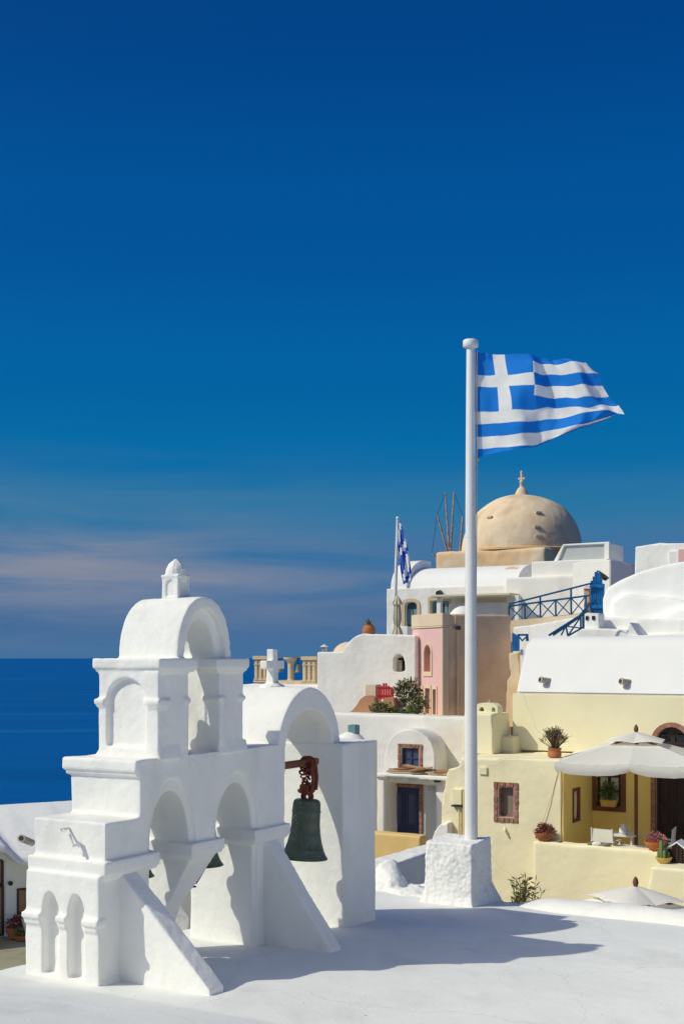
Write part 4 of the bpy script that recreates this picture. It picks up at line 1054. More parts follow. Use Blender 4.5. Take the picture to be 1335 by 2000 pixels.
surround(bh_, ddx0, ddx1, 3.6, ddz1, .10, -.075, -.03, M['redstone'], .16, bottom=False, seed=8)
g = MB(); x, z = fb.hit(755, 1579, -.1); g.box(x-.12, x+.09, -.12, -.0, z-.05, z+.05); part('mailbox', g, M['iron'], bh_, bevel=.02)
g = MB(); x, z = fb.hit(843, 1541, -.02); g.box(x-.1, x+.08, -.06, -.02, z-.05, z+.04); part('plaque', g, M['paint_white'], bh_)
# loose planks lying across the canopy
zpl = zsl+.10+fb.z0
pk = [(757, 848, -.62, .02, .03, 'long weathered plank lying along the front edge of the canopy'), (762, 812, -.30, .05, .16, 'short plank tilted at the near end of the canopy'), (785, 850, -.45, .10, -.14, 'pale broad plank resting slantwise on top of the canopy pile'),
      (800, 872, -.55, .03, .06, 'thin brown plank under the pile in the middle of the canopy'), (820, 886, -.35, .06, -.07, 'grey plank at the far end of the canopy'), (838, 890, -.60, .0, .03, 'brown plank overhanging the yellow house end of the canopy'), (770, 868, -.2, .04, .02, 'dark plank at the back of the canopy against the gable'), (800, 842, -.68, .07, .3, 'short broken plank crossing the pile on the canopy')]
for i, (a, b, d, dz, tl, lb) in enumerate(pk):
    A = fb.W(fb.X(a, d), d, 0); B = fb.W(fb.X(b, d), d, 0); L = (B-A).length
    g = MB(); g.box(-L/2, L/2, -.075, .075, -.02, .02)
    o = part('plank', g, M['plank'], None, bevel=.004); o.location = ((A.x+B.x)/2, (A.y+B.y)/2, zpl+.035+dz+abs(tl)*.12); o.rotation_euler = (rr.uniform(-.15, .15), -tl*.55, fb.a+tl*1.2)
    tag(o, lb, 'plank', 'loose planks on the canopy')
# little domed vent with blue chimney on the wall beside the big vault
vp = Fr(684, 30.5, -30, -1); t = thing('domed_chimney', 'small white domed roof with a blue chimney pot behind the great vault', 'chimney', vp.loc, vp.a)
x, z = vp.hit(684, 1447)
g = MB(); g.lathe([(.44, z-1.5), (.44, z), (.38, z+.05), (.26, z+.16), (.13, z+.22), (0, z+.24)], (x, 0, 0), 20, 1, .8); g.box(x-.5, x+.5, -.3, .5, z-2.5, z+.01); soft('dome', g, M['white'], t, .03, 2, .01, 3)
g = MB(); g.box(x-.02, x+.20, -.1, .12, z+.12, z+.40); part('chimney_pot', g, M['teal'], t, bevel=.01)
g = MB(); g.box(x+.02, x+.16, -.06, .08, z+.30, z+.405); part('flue', g, M['teal_dark'], t)

# low orange yellow wall below the navy door
fo = Fr(780, 27.0, -30, -6.5); t = thing('garden_wall', 'low orange yellow garden wall in front of the navy blue door', 'wall', fo.loc, fo.a)
x0, z1 = fo.hit(690, 1624); x1, _ = fo.hit(818, 1624); x2 = fo.X(823)
g = MB(); g.prism([(x0, 0, 0), (x2+.1, 0, 0), (x2+.1, .5, 0), (x0, .5, 0)], [(x0, .06, z1), (x1, .06, z1), (x1, .45, z1), (x0, .45, z1)])
soft('wall', g, M['ochre_wall'], t, .035, 2, .012, 2)

# ================================================================== CREAM-WHITE CHAPEL WALL, GATE AND STEPS
fw = Fr(700, 42.0, -27, -4); ch = thing('chapel', 'pale whitewashed chapel with a curved stepped parapet and one small arched window', 'chapel', fw.loc, fw.a)
o_ = [fw.hit(px, py) for px, py in ((619, 1273), (668, 1273), (673, 1262), (684, 1250), (696, 1241), (708, 1237), (740, 1239), (812, 1240))]
o_ = [(o_[0][0], 0)]+o_+[(o_[-1][0], 0)]
cx0, cx1, cz0, cz1 = fw.rc(768, 789, 1279, 1312); cxm = (cx0+cx1)/2
hole = arch(cxm, (cx1-cx0)/2, cz0, cz1-.25, .25, 10, 2.4)
g = MB(); g.plate('y', o_, [hole], 0, .35); g.plate('y', o_, [], .34, 2.6)
soft('wall', g, M['white_far'], ch, .05, 2, .02, 1.2, .006, 6)
g = MB(); g.plate('y', [(cxm-.17, cz0), (cxm-.17, cz1-.1), (cxm+.17, cz1-.1), (cxm+.17, cz0)], [], .30, .33); part('window', g, M['black'], ch)
g = MB(); g.plate('y', rect(cxm-.16, cxm-.02, cz0, cz1-.18), [], .27, .295); part('shutter', g, M['stone_tan'], ch)
g = MB(); c_x, c_z = fw.hit(672, 1275, 1.2); g.ball((c_x, 1.6, c_z-.12), (.62, .62, .52), 20, 12); part('apse_dome', g, M['tan_trim'], ch)
x, z = fw.hit(633, 1273, .3); t = thing('chimney_vent', 'small metal vent with a conical cap on the chapel corner', 'vent', fw.W(x, .3, z))
g = MB(); g.lathe([(.09, 0), (.09, .15), (0, .15)], n=12); part('pipe', g, M['metal'], t); g = MB(); g.lathe([(.16, .17), (.03, .25), (0, .26)], n=14); part('cap', g, M['paint_white'], t)
# lower white terrace wall running on from the chapel, under the carved belfry
x0 = fw.X(466, .2); x1 = fw.X(625, .2); z = fw.hit(545, 1337, .2)[1]
g = MB(); g.box(x0, x1, .2, 1.6, 0, z); t = thing('terrace_wall', 'low white wall carrying the carved stone belfry by the sea', 'wall', fw.loc, fw.a); soft('wall', g, M['white_far'], t, .06, 2, .02, 1.2)
# carved stone belfry in ochre stone
ft = Fr(555, 44.6, -27, EYE-(1337-HZ)/F*44.6); cbf = thing('stone_belfry', 'weathered tan stone belfry with carved blocks and one column between two bells', 'belfry', ft.loc, ft.a)
def blk(p0, p1, yt, yb):
    x0, x1, z0, z1 = ft.rc(p0, p1, yt, yb); g = MB()
    g.box(x0, x1, .02, .45, z0, z1-.12); g.box(x0-.04, x1+.04, -.05, .5, z1-.14, z1); g.box(x0-.02, x1+.02, -.03, .5, z0, z0+.09)
    w = (x1-x0)
    for i in range(3):
        xa = x0+w*(.08+.32*i); g.box(xa, xa+w*.2, -.035, .1, z0+.1, z1-.2); g.box(xa-.03, xa+w*.2+.03, -.06, .1, z1-.34, z1-.28); g.box(xa-.03, xa+w*.2+.03, -.06, .1, z0+.08, z0+.16)
    part('carved_block', g, M['stone_tan'], cbf, bevel=.012)
    return x0, x1, z0, z1
blk(496, 522, 1281, 1333); blk(590, 618, 1282, 1336)
x, zt = ft.hit(562, 1284); zb3 = ft.hit(562, 1330)[1]
g = MB(); g.lathe([(.15, zb3), (.14, zb3+.05), (.115, zb3+.08), (.115, zt-.22), (.13, zt-.2), (.2, zt-.1), (.27, zt-.06), (.27, zt), (0, zt)], (x, .22, 0), 18); part('column', g, M['stone_tan'], cbf)
x0, x1, z0, z1 = ft.rc(536, 592, 1329, 1340); g = MB(); g.box(x0, x1, -.03, .45, z0-.2, z1); part('base_slab', g, M['stone_tan'], cbf, bevel=.01)
x0 = ft.X(520); x1 = ft.X(592); g = MB(); g.tube([(x0, .22, zt-.05), (x1, .22, zt-.05)], .025, 6); part('bell_bar', g, M['iron'], cbf)
for px, lb in ((546, 'pale green bell behind the white cross'), (582, 'greenish bell beside the stone column over the sea')):
    x, z = ft.hit(px, 1313, .22); bb = bell('bell', lb, ft.W(x, .22, z), .125, .30, [M['bronze_pale']])
    g = MB(); g.tube([(0, 0, .29), (0, 0, .46)], .02, 6); part('hanger', g, M['iron'], bb)

# red gate and curved brown steps below the chapel
fg = Fr(740, 39.5, -27, -4)
x0, x1, z0, z1 = fg.rc(737, 765, 1332, 1366); t = thing('gate', 'red wooden gate with pointed top and white gaps', 'gate', fg.W((x0+x1)/2, 0, z0), fg.a)
W_ = x1-x0; H_ = z1-z0
for i in range(6):
    xx = -W_/2+W_*(i+.5)/6; h = H_*(1-.42*abs(xx)/(W_/2)); g = MB(); g.box(xx-W_/12*.72, xx+W_/12*.72, 0, .03, 0, h); part('slat', g, M['red'], t)
for zf in (.12, .58): g = MB(); g.box(-W_/2, W_/2, .03, .06, H_*zf, H_*zf+.07); part('rail', g, M['red'], t)
g = MB(); g.box(W_/2-.02, W_/2+.04, -.01, .06, 0, H_*.62); part('post', g, M['red'], t)
x0, x1, z0, z1 = fg.rc(714, 736, 1337, 1362); t = thing('gate_pillar', 'square sand coloured pillar beside the red gate', 'pillar', fg.loc, fg.a); g = MB(); g.box(x0, x1, -.05, .35, 0, z1); part('pillar', g, M['tan_trim'], t, bevel=.03)
o_ = [fg.hit(px, py, -.3) for px, py in ((646, 1396), (690, 1389), (700, 1378), (707, 1366), (716, 1359), (728, 1358), (737, 1363), (740, 1376), (738, 1396))]
t = thing('stair_wall', 'curving red-brown plastered stair wall left of the red gate', 'wall', fg.loc, fg.a); g = MB(); g.plate('y', [(o_[0][0], 0)]+o_+[(o_[-1][0], 0)], [], -.5, -.25); part('wall', g, M['brown_wall'], t, bevel=.03)
o_ = [fg.hit(px, py, -.6) for px, py in ((744, 1398), (746, 1374), (755, 1364), (766, 1361), (774, 1364), (777, 1376), (776, 1398))]
t = thing('stair_wall', 'rounded brown plastered wall in front of the red gate beside the shrub', 'wall', fg.loc, fg.a); g = MB(); g.plate('y', [(o_[0][0], 0)]+o_+[(o_[-1][0], 0)], [], -.8, -.55); part('wall', g, M['brown_wall'], t, bevel=.03)
o_ = [fg.hit(px, py, -.45) for px, py in ((774, 1398), (774, 1381), (798, 1380), (804, 1398))]
t = thing('planter_wall', 'low pale sand planter wall under the flowering shrub', 'wall', fg.loc, fg.a); g = MB(); g.plate('y', [(o_[0][0], 0)]+o_+[(o_[-1][0], 0)], [], -.6, .2); part('wall', g, M['tan_trim'], t, bevel=.03)
g = MB(); g.box(fg.X(640), fg.X(870), -1.0, 2.5, 0, fg.hit(750, 1398, -.5)[1]-.02); struct('upper_terrace', g, M['tan_trim']).matrix_world = Matrix.Translation(fg.loc) @ Matrix.Rotation(fg.a, 4, 'Z')
def shrub(px, py, Y, R, label, mats, n_=600, ln=.10, wd=.022, zb=None, cat='shrub'):
    p = at(px, py, Y); t = thing('shrub', label, cat, (p.x, p.y, p.z-R[2]))
    g = MB(); [g.tube([(0, 0, 0), (rr.gauss(0, R[0]*.4), rr.gauss(0, R[1]*.4), R[2]*1.2)], .015, 4, .005) for _ in range(5)]; part('stem', g, M['dry'], t)
    for q, m in enumerate(mats):
        g = MB(); leaves(g, (R[0]*.15*(q-.5), 0, R[2]+R[2]*.12*q), n_//len(mats), R, ln, wd, rr, .25, 1, .35); part('foliage', g, m, t)
    return t
shrub(791, 1354, 38.6, (.42, .35, .34), 'bushy shrub with reddish flowers beside the red gate', [M['leaf_dark'], M['leaf_olive'], M['flower2'], M['leaf']], 950, .12, .022)
shrub(744, 1387, 38.4, (.36, .3, .22), 'low green shrub on the steps before the brown wall', [M['leaf'], M['leaf_olive']], 500)
shrub(812, 1381, 38.2, (.36, .3, .36), 'loose green climbing shrub against the pink house', [M['leaf'], M['leaf_dark'], M['leaf_olive']], 620)
shrub(783, 1393, 38.0, (.30, .25, .10), 'flat bright green plant on the wall top under the shrub', [M['leaf']], 240)
p = fg.W(*[fg.hit(783, 1380, -.3)[0], -.3, fg.hit(783, 1380, -.3)[1]]); t = thing('flower_pot', 'pink terracotta pot under the flowering shrub', 'pot', p); pot(t, [(.13, -.02), (.2, .1), (.22, .26), (.19, .26), (.17, .2), (0, .2)], M['pink'])

# agave in an orange jar on the chapel roof edge
x, z = fw.hit(720, 1239, .5); t = thing('potted_plant', 'grey-green agave in a round orange jar on the chapel parapet', 'potted plant', fw.W(x, .5, z-.02))
pot(t, [(.13, 0), (.21, .07), (.235, .17), (.19, .28), (.13, .33), (.15, .37), (.12, .37), (0, .33)], M['terracotta'])
g = MB()
for i in range(22):
    a = i*2.4; tl = .25+.75*(i/22); d = Vector((cos(a)*tl, sin(a)*tl, 1.15-tl*.6)).normalized(); s_ = d.cross(Vector((0, 0, 1))).normalized(); L = .28
    b = Vector((0, 0, .34)); g.quad(b-s_*.022, b+s_*.022, b+d*L*.6+s_*.02, b+d*L, b+d*L*.6-s_*.02)
part('leaves', g, M['leaf_grey'], t)

# ================================================================== PINK HOUSE
fp = Fr(865, 39.6, 22, -4); ph_ = thing('house', 'narrow pink plastered house with a bare brown side wall', 'house', fp.loc, fp.a)
zt = fp.hit(865, 1197)[1]; xR = fp.X(998); yB = fp.hitx(805, 1205)[0]
wy0, wz0 = fp.hitx(842, 1312); wy1, wz1 = fp.hitx(829, 1262); wyc = (wy0+wy1)/2; whh = abs(wy1-wy0)/2
low = []
for a, b, c_, d in ((819, 824, 1345, 1420), (831, 840, 1344, 1420), (846, 852, 1346, 1420)):
    y0, z0 = fp.hitx(b, d); y1, z1 = fp.hitx(a, c_); low.append((y0, y1, z0, z1))
g = MB(); holes = [arch(wyc, whh, wz0, wz1-whh, whh*1.15, 10)]+[rect(a, b, c_, d) for a, b, c_, d in low]
ztr = zt-.42
g.plate('x', rect(.13, yB, 0, ztr), holes, -.005, .25)
part('front_wall', g, M['pink'], ph_)
g = MB(); g.box(-.03, .25, -.0, yB+.04, ztr+.004, zt); g.box(-.045, .25, .0, yB+.05, ztr-.05, ztr+.002); g.box(-.025, .2, .0, .125, 0, ztr-.052)
part('cornice', g, M['tan_trim'], ph_, bevel=.015)
g = MB(); g.box(.30, xR, .01, yB, 0, zt-.03); g.box(.03, .4, .01, .11, 0, zt-.03); g.box(.26, .34, -.03, .2, 0, zt-.6); soft('side_wall', g, M['tan'], ph_, .05, 2, .03, 1.2, .01, 5)
g = MB(); g.plate('x', arch(wyc, whh+.09, wz0-.16, wz1-whh, whh*1.15+.09, 12), [arch(wyc, whh-.001, wz0+.0, wz1-whh, whh*1.15, 10)], -.04, .01); part('window_surround', g, M['tan_trim'], ph_, bevel=.01)
g = MB(); g.plate('x', arch(wyc, whh, wz0, wz1-whh, whh*1.15, 10), [], .16, .2); part('window', g, M['brown_wall'], ph_)
for a, b, c_, d in low:
    g = MB(); g.plate('x', [(a-.07, c_), (a-.07, d+.1), (b+.07, d+.1), (b+.07, c_)], [[(a, c_+.01), (a, d), (b, d), (b, c_+.01)]], -.035, .01); f_ = part('door_surround', g, M['tan_trim'], ph_)
    g = MB(); g.box(.10, .14, a, b, c_, d); part('door', g, M['wood_tan'], f_); g = MB(); g.box(.08, .1, a+.08, b-.08, d-.5, d-.08); part('pane', g, M['glass'], f_)
g = MB(); x, z = fp.hit(893, 1236, -.02); g.tube([(x, -.03, z), (x, -.03, 0)], .03, 6); part('drain_pipe', g, M['tan_trim'], ph_)
g = MB(); x, z = fp.hit(893, 1226, 0); g.box(x-.07, x+.07, -.09, 0, z-.07, z+.05); part('junction_box', g, M['iron'], ph_)
g = MB(); x, z = fp.hit(888, 1200, 0); g.tube([(x, -.03, z), (x-.02, -.04, z-.3), (x-.1, -.04, z-.45), (x-.2, -.04, z-.42)], .014, 5); part('cable', g, M['tan_trim'], ph_)
# rounded low vault on the roof of the pink house
g = MB(); x, z = fp.hit(912, 1199, 1.0); g.ball((x, 1.3, z-.22), (.5, .5, .5), 18, 10); part('roof_dome', g, M['white_far'], ph_)

# ================================================================== UPPER WHITE HOUSE WITH BARREL ROOF
fu = Fr(800, 54.0, -30, -4); uh = thing('house', 'white barrel roofed house with teal windows and a pergola below the dome', 'house', fu.loc, fu.a)
x0 = fu.X(753); x1 = fu.X(1075); ze = fu.hit(820, 1148)[1]
ax0, ax1, az0, az1 = fu.rc(790, 814, 1176, 1224); bx0_, bx1_, bz0_, bz1_ = fu.rc(840, 876, 1173, 1204)
axc = (ax0+ax1)/2; ah = (ax1-ax0)/2
ho = [arch(axc, ah, az0, az1-ah*.6, ah*.6, 10, 2.6), rect(bx0_, bx1_, bz0_, bz1_)]
g = MB(); g.plate('y', rect(x0, x1, 0, ze), ho, 0, .35); g.plate('y', rect(x0, x1, 0, ze), [], .345, 4)
soft('wall', g, M['white_far'], uh, .06, 2, .02, 1.0, .006, 5)
xv0 = fu.X(768, .3); zv = fu.hit(900, 1106, 1.8)[1]-ze
prof = [(.25, ze-.03)]+[(.25+1.9*(1-cos(a)), ze-.03+zv*sin(a)) for a in [i*pi/2/12 for i in range(1, 13)]]+[(4, ze+zv-.03), (4, ze-.03)]
g = MB(); g.plate('x', prof, [], xv0, fu.X(1010, .3)); part('barrel_roof', g, M['vault_white'], uh, bevel=.04, smooth=50)
xe = fu.X(797, .3); prof2 = [(.12, ze-.02)]+[(.12+1.95*(1-cos(a)), ze-.0+(zv+.34)*sin(a)) for a in [i*pi/2/12 for i in range(1, 13)]]+[(2.6, ze+zv+.34), (2.6, ze-.02)]
g = MB(); g.plate('x', prof2, [], xv0-.05, xe); part('roof_band', g, M['vault_white'], uh, bevel=.03, smooth=50)
# arched teal window
g = MB(); g.plate('y', arch(axc, ah+.16, az0-.02, az1-ah*.6, ah*.6+.16, 12, 2.6), [arch(axc, ah-.01, az0+.0, az1-ah*.6, ah*.6, 10, 2.6)], -.03, .05); part('window_surround', g, M['stone_tan'], uh, bevel=.02)
g = MB(); g.plate('y', arch(axc, ah, az0, az1-ah*.6, ah*.6, 10, 2.6), [], .22, .26); f_ = part('window', g, M['teal_dark'], uh)
for s in (-1, 1): g = MB(); g.box(axc+s*ah*.5-ah*.40, axc+s*ah*.5+ah*.40, .19, .215, az0+.1, az1-.3); part('pane', g, M['teal'], f_)
g = MB(); g.plate('y', rect(bx0_-.12, bx1_+.12, bz0_, bz1_+.16), [rect(bx0_, bx1_, bz0_+.01, bz1_)], -.03, .05); part('window_surround', g, M['stone_tan'], uh, bevel=.02)
win(uh, fu, bx0_, bx1_, bz0_, bz1_, .18, M['teal'], M['glass'], 4, 1, .12)
# pergola beam and posts in front
pe0, pe1 = fu.X(826, -1.2), fu.X(1003, -1.2); zpg = fu.hit(900, 1166, -1.2)[1]
g = MB(); g.box(pe0+.5, pe1, -1.6, -.02, zpg, zpg+.10); part('pergola_roof', g, M['canvas_cream'], uh, bevel=.02)
for px in (858, 1010):
    x = fu.X(px, -1.3); g = MB(); g.box(x-.1, x+.1, -1.4, -1.2, 0, zpg); part('pergola_post', g, M['white'], uh, bevel=.02)
g = MB(); x, z = fu.hit(857, 1157, -.3); g.tube([(x-.1, -.02, z), (x, -.4, z-.05)], .12, 10); part('wall_lamp', g, M['iron'], uh)
x0_, x1_, z0_, z1_ = fu.rc(900, 985, 1172, 1205, -.8); g = MB(); g.box(x0_-.6, x1_, -.8, -.01, 0, z1_-.1); part('side_room', g, M['white_far'], uh, bevel=.05)
x0_, x1_, z0_, z1_ = fu.rc(775, 808, 1224, 1243, -1.6); g = MB(); g.box(x0_, x1_, -2.2, -1.6, 0, z1_); part('terrace_box', g, M['white'], uh, bevel=.02)
# small half-round gable vent on the barrel
x0_, x1_, z0_, z1_ = fu.rc(979, 1018, 1105, 1122, .9); xm = (x0_+x1_)/2; g = MB(); g.plate('y', arch(xm, (x1_-x0_)/2, z0_-.4, z0_, z1_-z0_, 12), [], .9, 3); part('dormer_vault', g, M['vault_white'], uh, smooth=50)
g = MB(); g.plate('y', arch(xm, (x1_-x0_)/2*.9, z0_-.02, z0_, (z1_-z0_)*.9, 12), [], .88, .91); part('dormer_face', g, M['tan'], uh)
# second small flag, drooping, and its pole
sp0 = at(769, 1245, 50); sp1 = at(776, 1012, 50)
t = thing('flagpole', 'thin white leaning flagpole on the upper terrace', 'flagpole', sp0); g = MB(); d = sp1-sp0
g.tube([(0, 0, 0), d*.5, d], .09, 10, .05); g.ball(d, .07, 8, 6); part('pole', g, M['pole'], t)
t = thing('flag', 'small drooping blue and white flag on the thin leaning pole', 'flag', sp1); g = MB(); rows = []
NU, NV = 16, 18
for j in range(NV+1):
    v = j/NV; L = [(776, 1020), (776, 1045), (776, 1065), (778, 1090), (782, 1120), (787, 1142)]; Rr = [(781, 1024), (789, 1045), (795, 1065), (799, 1088), (802, 1110), (804, 1134)]
    ys_ = [p[0]*0+q for p, q in zip(L, range(6))]
    lx = np.interp(v*5, range(6), [p[0] for p in L]); ly = np.interp(v*5, range(6), [p[1] for p in L]); rx_ = np.interp(v*5, range(6), [p[0] for p in Rr]); ry = np.interp(v*5, range(6), [p[1] for p in Rr])
    row = []
    for i in range(NU+1):
        u = i/NU; p = at(lx+(rx_-lx)*u+.8*sin(u*9+v*3), ly+(ry-ly)*u, 50); row.append((p.x-sp1.x, -.3*u+.08*sin(u*14)*(.3+v), p.z-sp1.z))
    rows.append(row)
base = len(g.v); g.v += [p for r in rows for p in r]
for j in range(NV):
    for i in range(NU):
        a = (i/NU*2.2+j/NV*6.0); wh = int(a+.3*sin(j*.8)) % 2 == 1
        g.f.append((base+j*(NU+1)+i, base+j*(NU+1)+i+1, base+(j+1)*(NU+1)+i+1, base+(j+1)*(NU+1)+i)); g.mi.append(0 if wh else 1)
part('cloth', g, [M['flag_white'], M['flag_blue2']], t, smooth=180, recalc=False)
# folded parasol
fp0 = at(775, 1243, 49); k_ = 49/F
t = thing('folded_parasol', 'folded cream parasol standing on the upper terrace beside the thin flagpole', 'parasol', fp0)
g = MB(); g.tube([(0, 0, 0), (0, 0, 80*k_)], .04, 8); part('pole', g, M['paint_white'], t)
def folded(prof, nm):
    g = MB(); n_ = 24; k = len(prof); vs2 = []
    for i in range(n_):
        a = 2*pi*i/n_; s_ = 1 if i % 3 else .62
        for r, z in prof: vs2.append((r*s_*cos(a), r*s_*sin(a), z))
    g.add(vs2, [(i*k+q, ((i+1) % n_)*k+q, ((i+1) % n_)*k+q+1, i*k+q+1) for i in range(n_) for q in range(k-1)]); part(nm, g, M['canvas_cream'], t, smooth=60)
folded([(.26, 3*k_), (.2, 12*k_), (.12, 20*k_), (.15, 24*k_), (.19, 35*k_), (.15, 62*k_), (.12, 66*k_)], 'canopy'); folded([(.24, 62*k_), (.2, 68*k_), (.10, 76*k_), (.02, 80*k_)], 'top_vent')

# ================================================================== DOMED CHURCH
fd = Fr(1018, 66.0, -30, -4); dc = thing('church', 'weathered ochre domed church on the skyline with a small white cross', 'church', fd.loc, fd.a)
zb4 = EYE-(1077-HZ)/F*66-fd.z0; R = 117*66/F; Hh = (1077-967)*66/F
g = MB(); prof = [(R, zb4-.1)]+[(R*cos(a)**.92, zb4+Hh*sin(a)) for a in [i*pi/2/20 for i in range(0, 20)]]+[(0, zb4+Hh)]
g.lathe(prof, n=64); d_ = soft('dome', g, M['dome'], dc, .12, 3, .05, .6, .015, 3)
g = MB(); g.lathe([(R+.05, zb4-.16), (R+.14, zb4-.12), (R+.14, zb4-.02), (R+.03, zb4+.02)], n=56); part('dome_ledge', g, M['drum'], dc)
g = MB(); g.box(-R*1.10, R*.80, -R*1.03, R*1.0, 0, zb4-.12); soft('drum', g, M['drum'], dc, .12, 2, .06, .8, .03, 3)
g = MB(); g.lathe([(.40, zb4+Hh-.10), (.31, zb4+Hh+.18), (.22, zb4+Hh+.34), (.10, zb4+Hh+.46), (.12, zb4+Hh+.58), (0, zb4+Hh+.6)], n=16); part('finial', g, M['tan_trim'], dc)
zc2 = zb4+Hh+.5; g = MB(); g.box(-.06, .06, -.06, .06, zc2, zc2+.72); g.box(-.2, .2, -.055, .055, zc2+.32, zc2+.44); g.ball((0, 0, zc2+.2), .13, 8, 6); g.ball((0, 0, zc2+.72), .09, 8, 6); part('cross', g, M['tan_trim'], dc, bevel=.02)
for px, py in ((948, 1010), (1035, 1004), (1030, 1033), (1032, 1051)):
    a = math.asin(max(-1, min(1, (px-1018)*66/F/R*1.0))); z = EYE-(py-HZ)/F*64-fd.z0; hz = min(.999, (z-zb4)/Hh); rh = R*cos(math.asin(hz))**.92
    ang = -pi/2+math.asin(max(-.98, min(.98, (px-1018)*66/F/max(rh, .3))))-fd.a
    g = MB(); g.box(-.16, .16, -.12, .1, -.06, .06, Matrix.Translation((rh*cos(ang), rh*sin(ang), z)) @ Matrix.Rotation(ang+pi/2, 4, 'Z')); part('dome_step', g, M['stone_tan'], dc, bevel=.02)

# windmill arms behind the church
wm0 = at(878, 1095, 76); wm = thing('windmill', 'bare timber windmill arms showing behind the barrel roofed house', 'windmill', (wm0.x, wm0.y, 0))
k_ = 76/F
for px, py in ((869, 962), (886, 962), (853, 1005), (903, 1008), (843, 1080)):
    e = at(px, py, 76)-wm0; st = Vector((0, 0, wm0.z)) if px != 843 and px != 903 else (Vector((0, 0, wm0.z))+Vector((-.1 if px == 843 else .3, 0, 0)))
    if px == 843: st = at(872, 1118, 76)-wm0+Vector((0, 0, wm0.z))
    if px == 903: st = at(897, 1085, 76)-wm0+Vector((0, 0, wm0.z))
    g = MB(); g.tube([st, st+(e+Vector((0, 0, wm0.z))-st)*.5, e+Vector((0, 0, wm0.z))], .075, 7, .045); part('sail_arm', g, M['plank'], wm)
g = MB(); z = wm0.z; g.prism([(-.25, -.3, z-2.5), (.25, -.3, z-2.5), (.25, .6, z-2.5), (-.25, .6, z-2.5)], [(-.12, -.3, z+.4), (.12, -.3, z+.4), (.12, .6, z+.4), (-.12, .6, z+.4)]); part('cap_beam', g, M['wood_red'], wm)
g = MB(); g.lathe([(2.2, -6), (2.0, z-3.2), (0, z-2.6)], (1.5, 2.5, 0), 24); part('mill_tower', g, M['white_far'], wm)
for (a, b) in (((869, 962), (853, 1005)), ((853, 1005), (843, 1080)), ((886, 962), (903, 1008))):
    A = at(*a, 76)-wm0; B = at(*b, 76)-wm0; g = MB(); g.tube([A+Vector((0, 0, wm0.z)), B+Vector((0, 0, wm0.z))], .018, 4); part('stay_wire', g, M['iron'], wm)

# ================================================================== WHITE BLOCKS RIGHT OF THE DOME
fr = Fr(1110, 50.0, -30, -4); rb = thing('house', 'flat roofed off-white house in front of the dome with a sloped rooftop shed', 'house', fr.loc, fr.a)
x0, x1 = fr.X(1036), fr.X(1186); zt = fr.hit(1110, 1094)[1]
g = MB(); g.box(x0, x1, 0, 4.5, 0, zt); soft('wall', g, M['white_far'], rb, .07, 2, .02, 1)
x0b = fr.X(985, -.25); zl_ = fr.hit(1060, 1125, -.25)[1]; g = MB(); g.box(x0b, x1-.1, -.25, 1, 0, zl_); soft('lower_wall', g, M['white_far'], rb, .07, 2, .02, 1)
sx0, sx1 = fr.X(1079, .5), fr.X(1189, .5); sz = fr.hit(1140, 1061, .5)[1]; sxm = fr.X(1098, .5); sxe = fr.X(1179, .5)
g = MB(); g.plate('y', [(sx0, zt-.02), (sxm, sz), (sx1, sz+.02), (sx1, zt-.02)], [[(sx0+.22, zt+.04), (sxm+.06, sz-.07), (sxe, sz-.07), (sxe, zt+.04)]], .5, .66); g.plate('y', [(sx0+.1, zt-.02), (sxm, sz-.05), (sx1, sz-.03), (sx1, zt-.02)], [], .65, 2.4); part('shed', g, M['vault_white'], rb, bevel=.02)
g = MB(); g.plate('y', [(sx0+.22, zt+.04), (sxm+.06, sz-.07), (sxe, sz-.07), (sxe, zt+.04)], [], .6, .645); part('shed_panel', g, M['shed_panel'], rb)
# shaded curved block between it and the white mound
fr2 = Fr(1210, 47.0, -30, -4); t = thing('curved_wall', 'curved off-white wall in shade beside the blue gate', 'wall', fr2.loc, fr2.a)
o_ = [fr2.hit(px, py) for px, py in ((1183, 1095), (1205, 1096), (1225, 1099), (1240, 1103), (1244, 1140))]
o_ = [(o_[0][0], 0)]+o_+[(o_[-1][0], 0)]; g = MB(); g.plate('y', o_, [], 0, 2); part('wall', g, M['stone_tan'] if False else M['white_far'], t, bevel=.03); t.rotation_euler = (0, 0, radians(34))
# far corner house
ff_ = Fr(1290, 48.0, -30, -4); t = thing('house', 'plain white house with a stepped top at the far corner above the mound', 'house', ff_.loc, ff_.a)
o_ = [ff_.hit(px, py) for px, py in ((1238, 1067), (1288, 1060), (1300, 1061), (1420, 1058))]; o_ = [(o_[0][0], 0)]+o_+[(o_[-1][0], 0)]
g = MB(); g.plate('y', o_, [], 0, 3); soft('wall', g, M['white'], t, .06, 2, .02, 1.2)
x0, x1, z0, z1 = ff_.rc(1305, 1335, 1076, 1110, -.1); g = MB(); g.box(x0, x1+1, -.1, .1, z0, z1); part('step', g, M['vault_white'], t, bevel=.02)
x0, x1, z0, z1 = ff_.rc(1323, 1360, 1072, 1120, -.2); g = MB(); g.box(x0, x1+1, -.2, .1, z0, z1); part('pink_panel', g, M['pink'], t, bevel=.02)
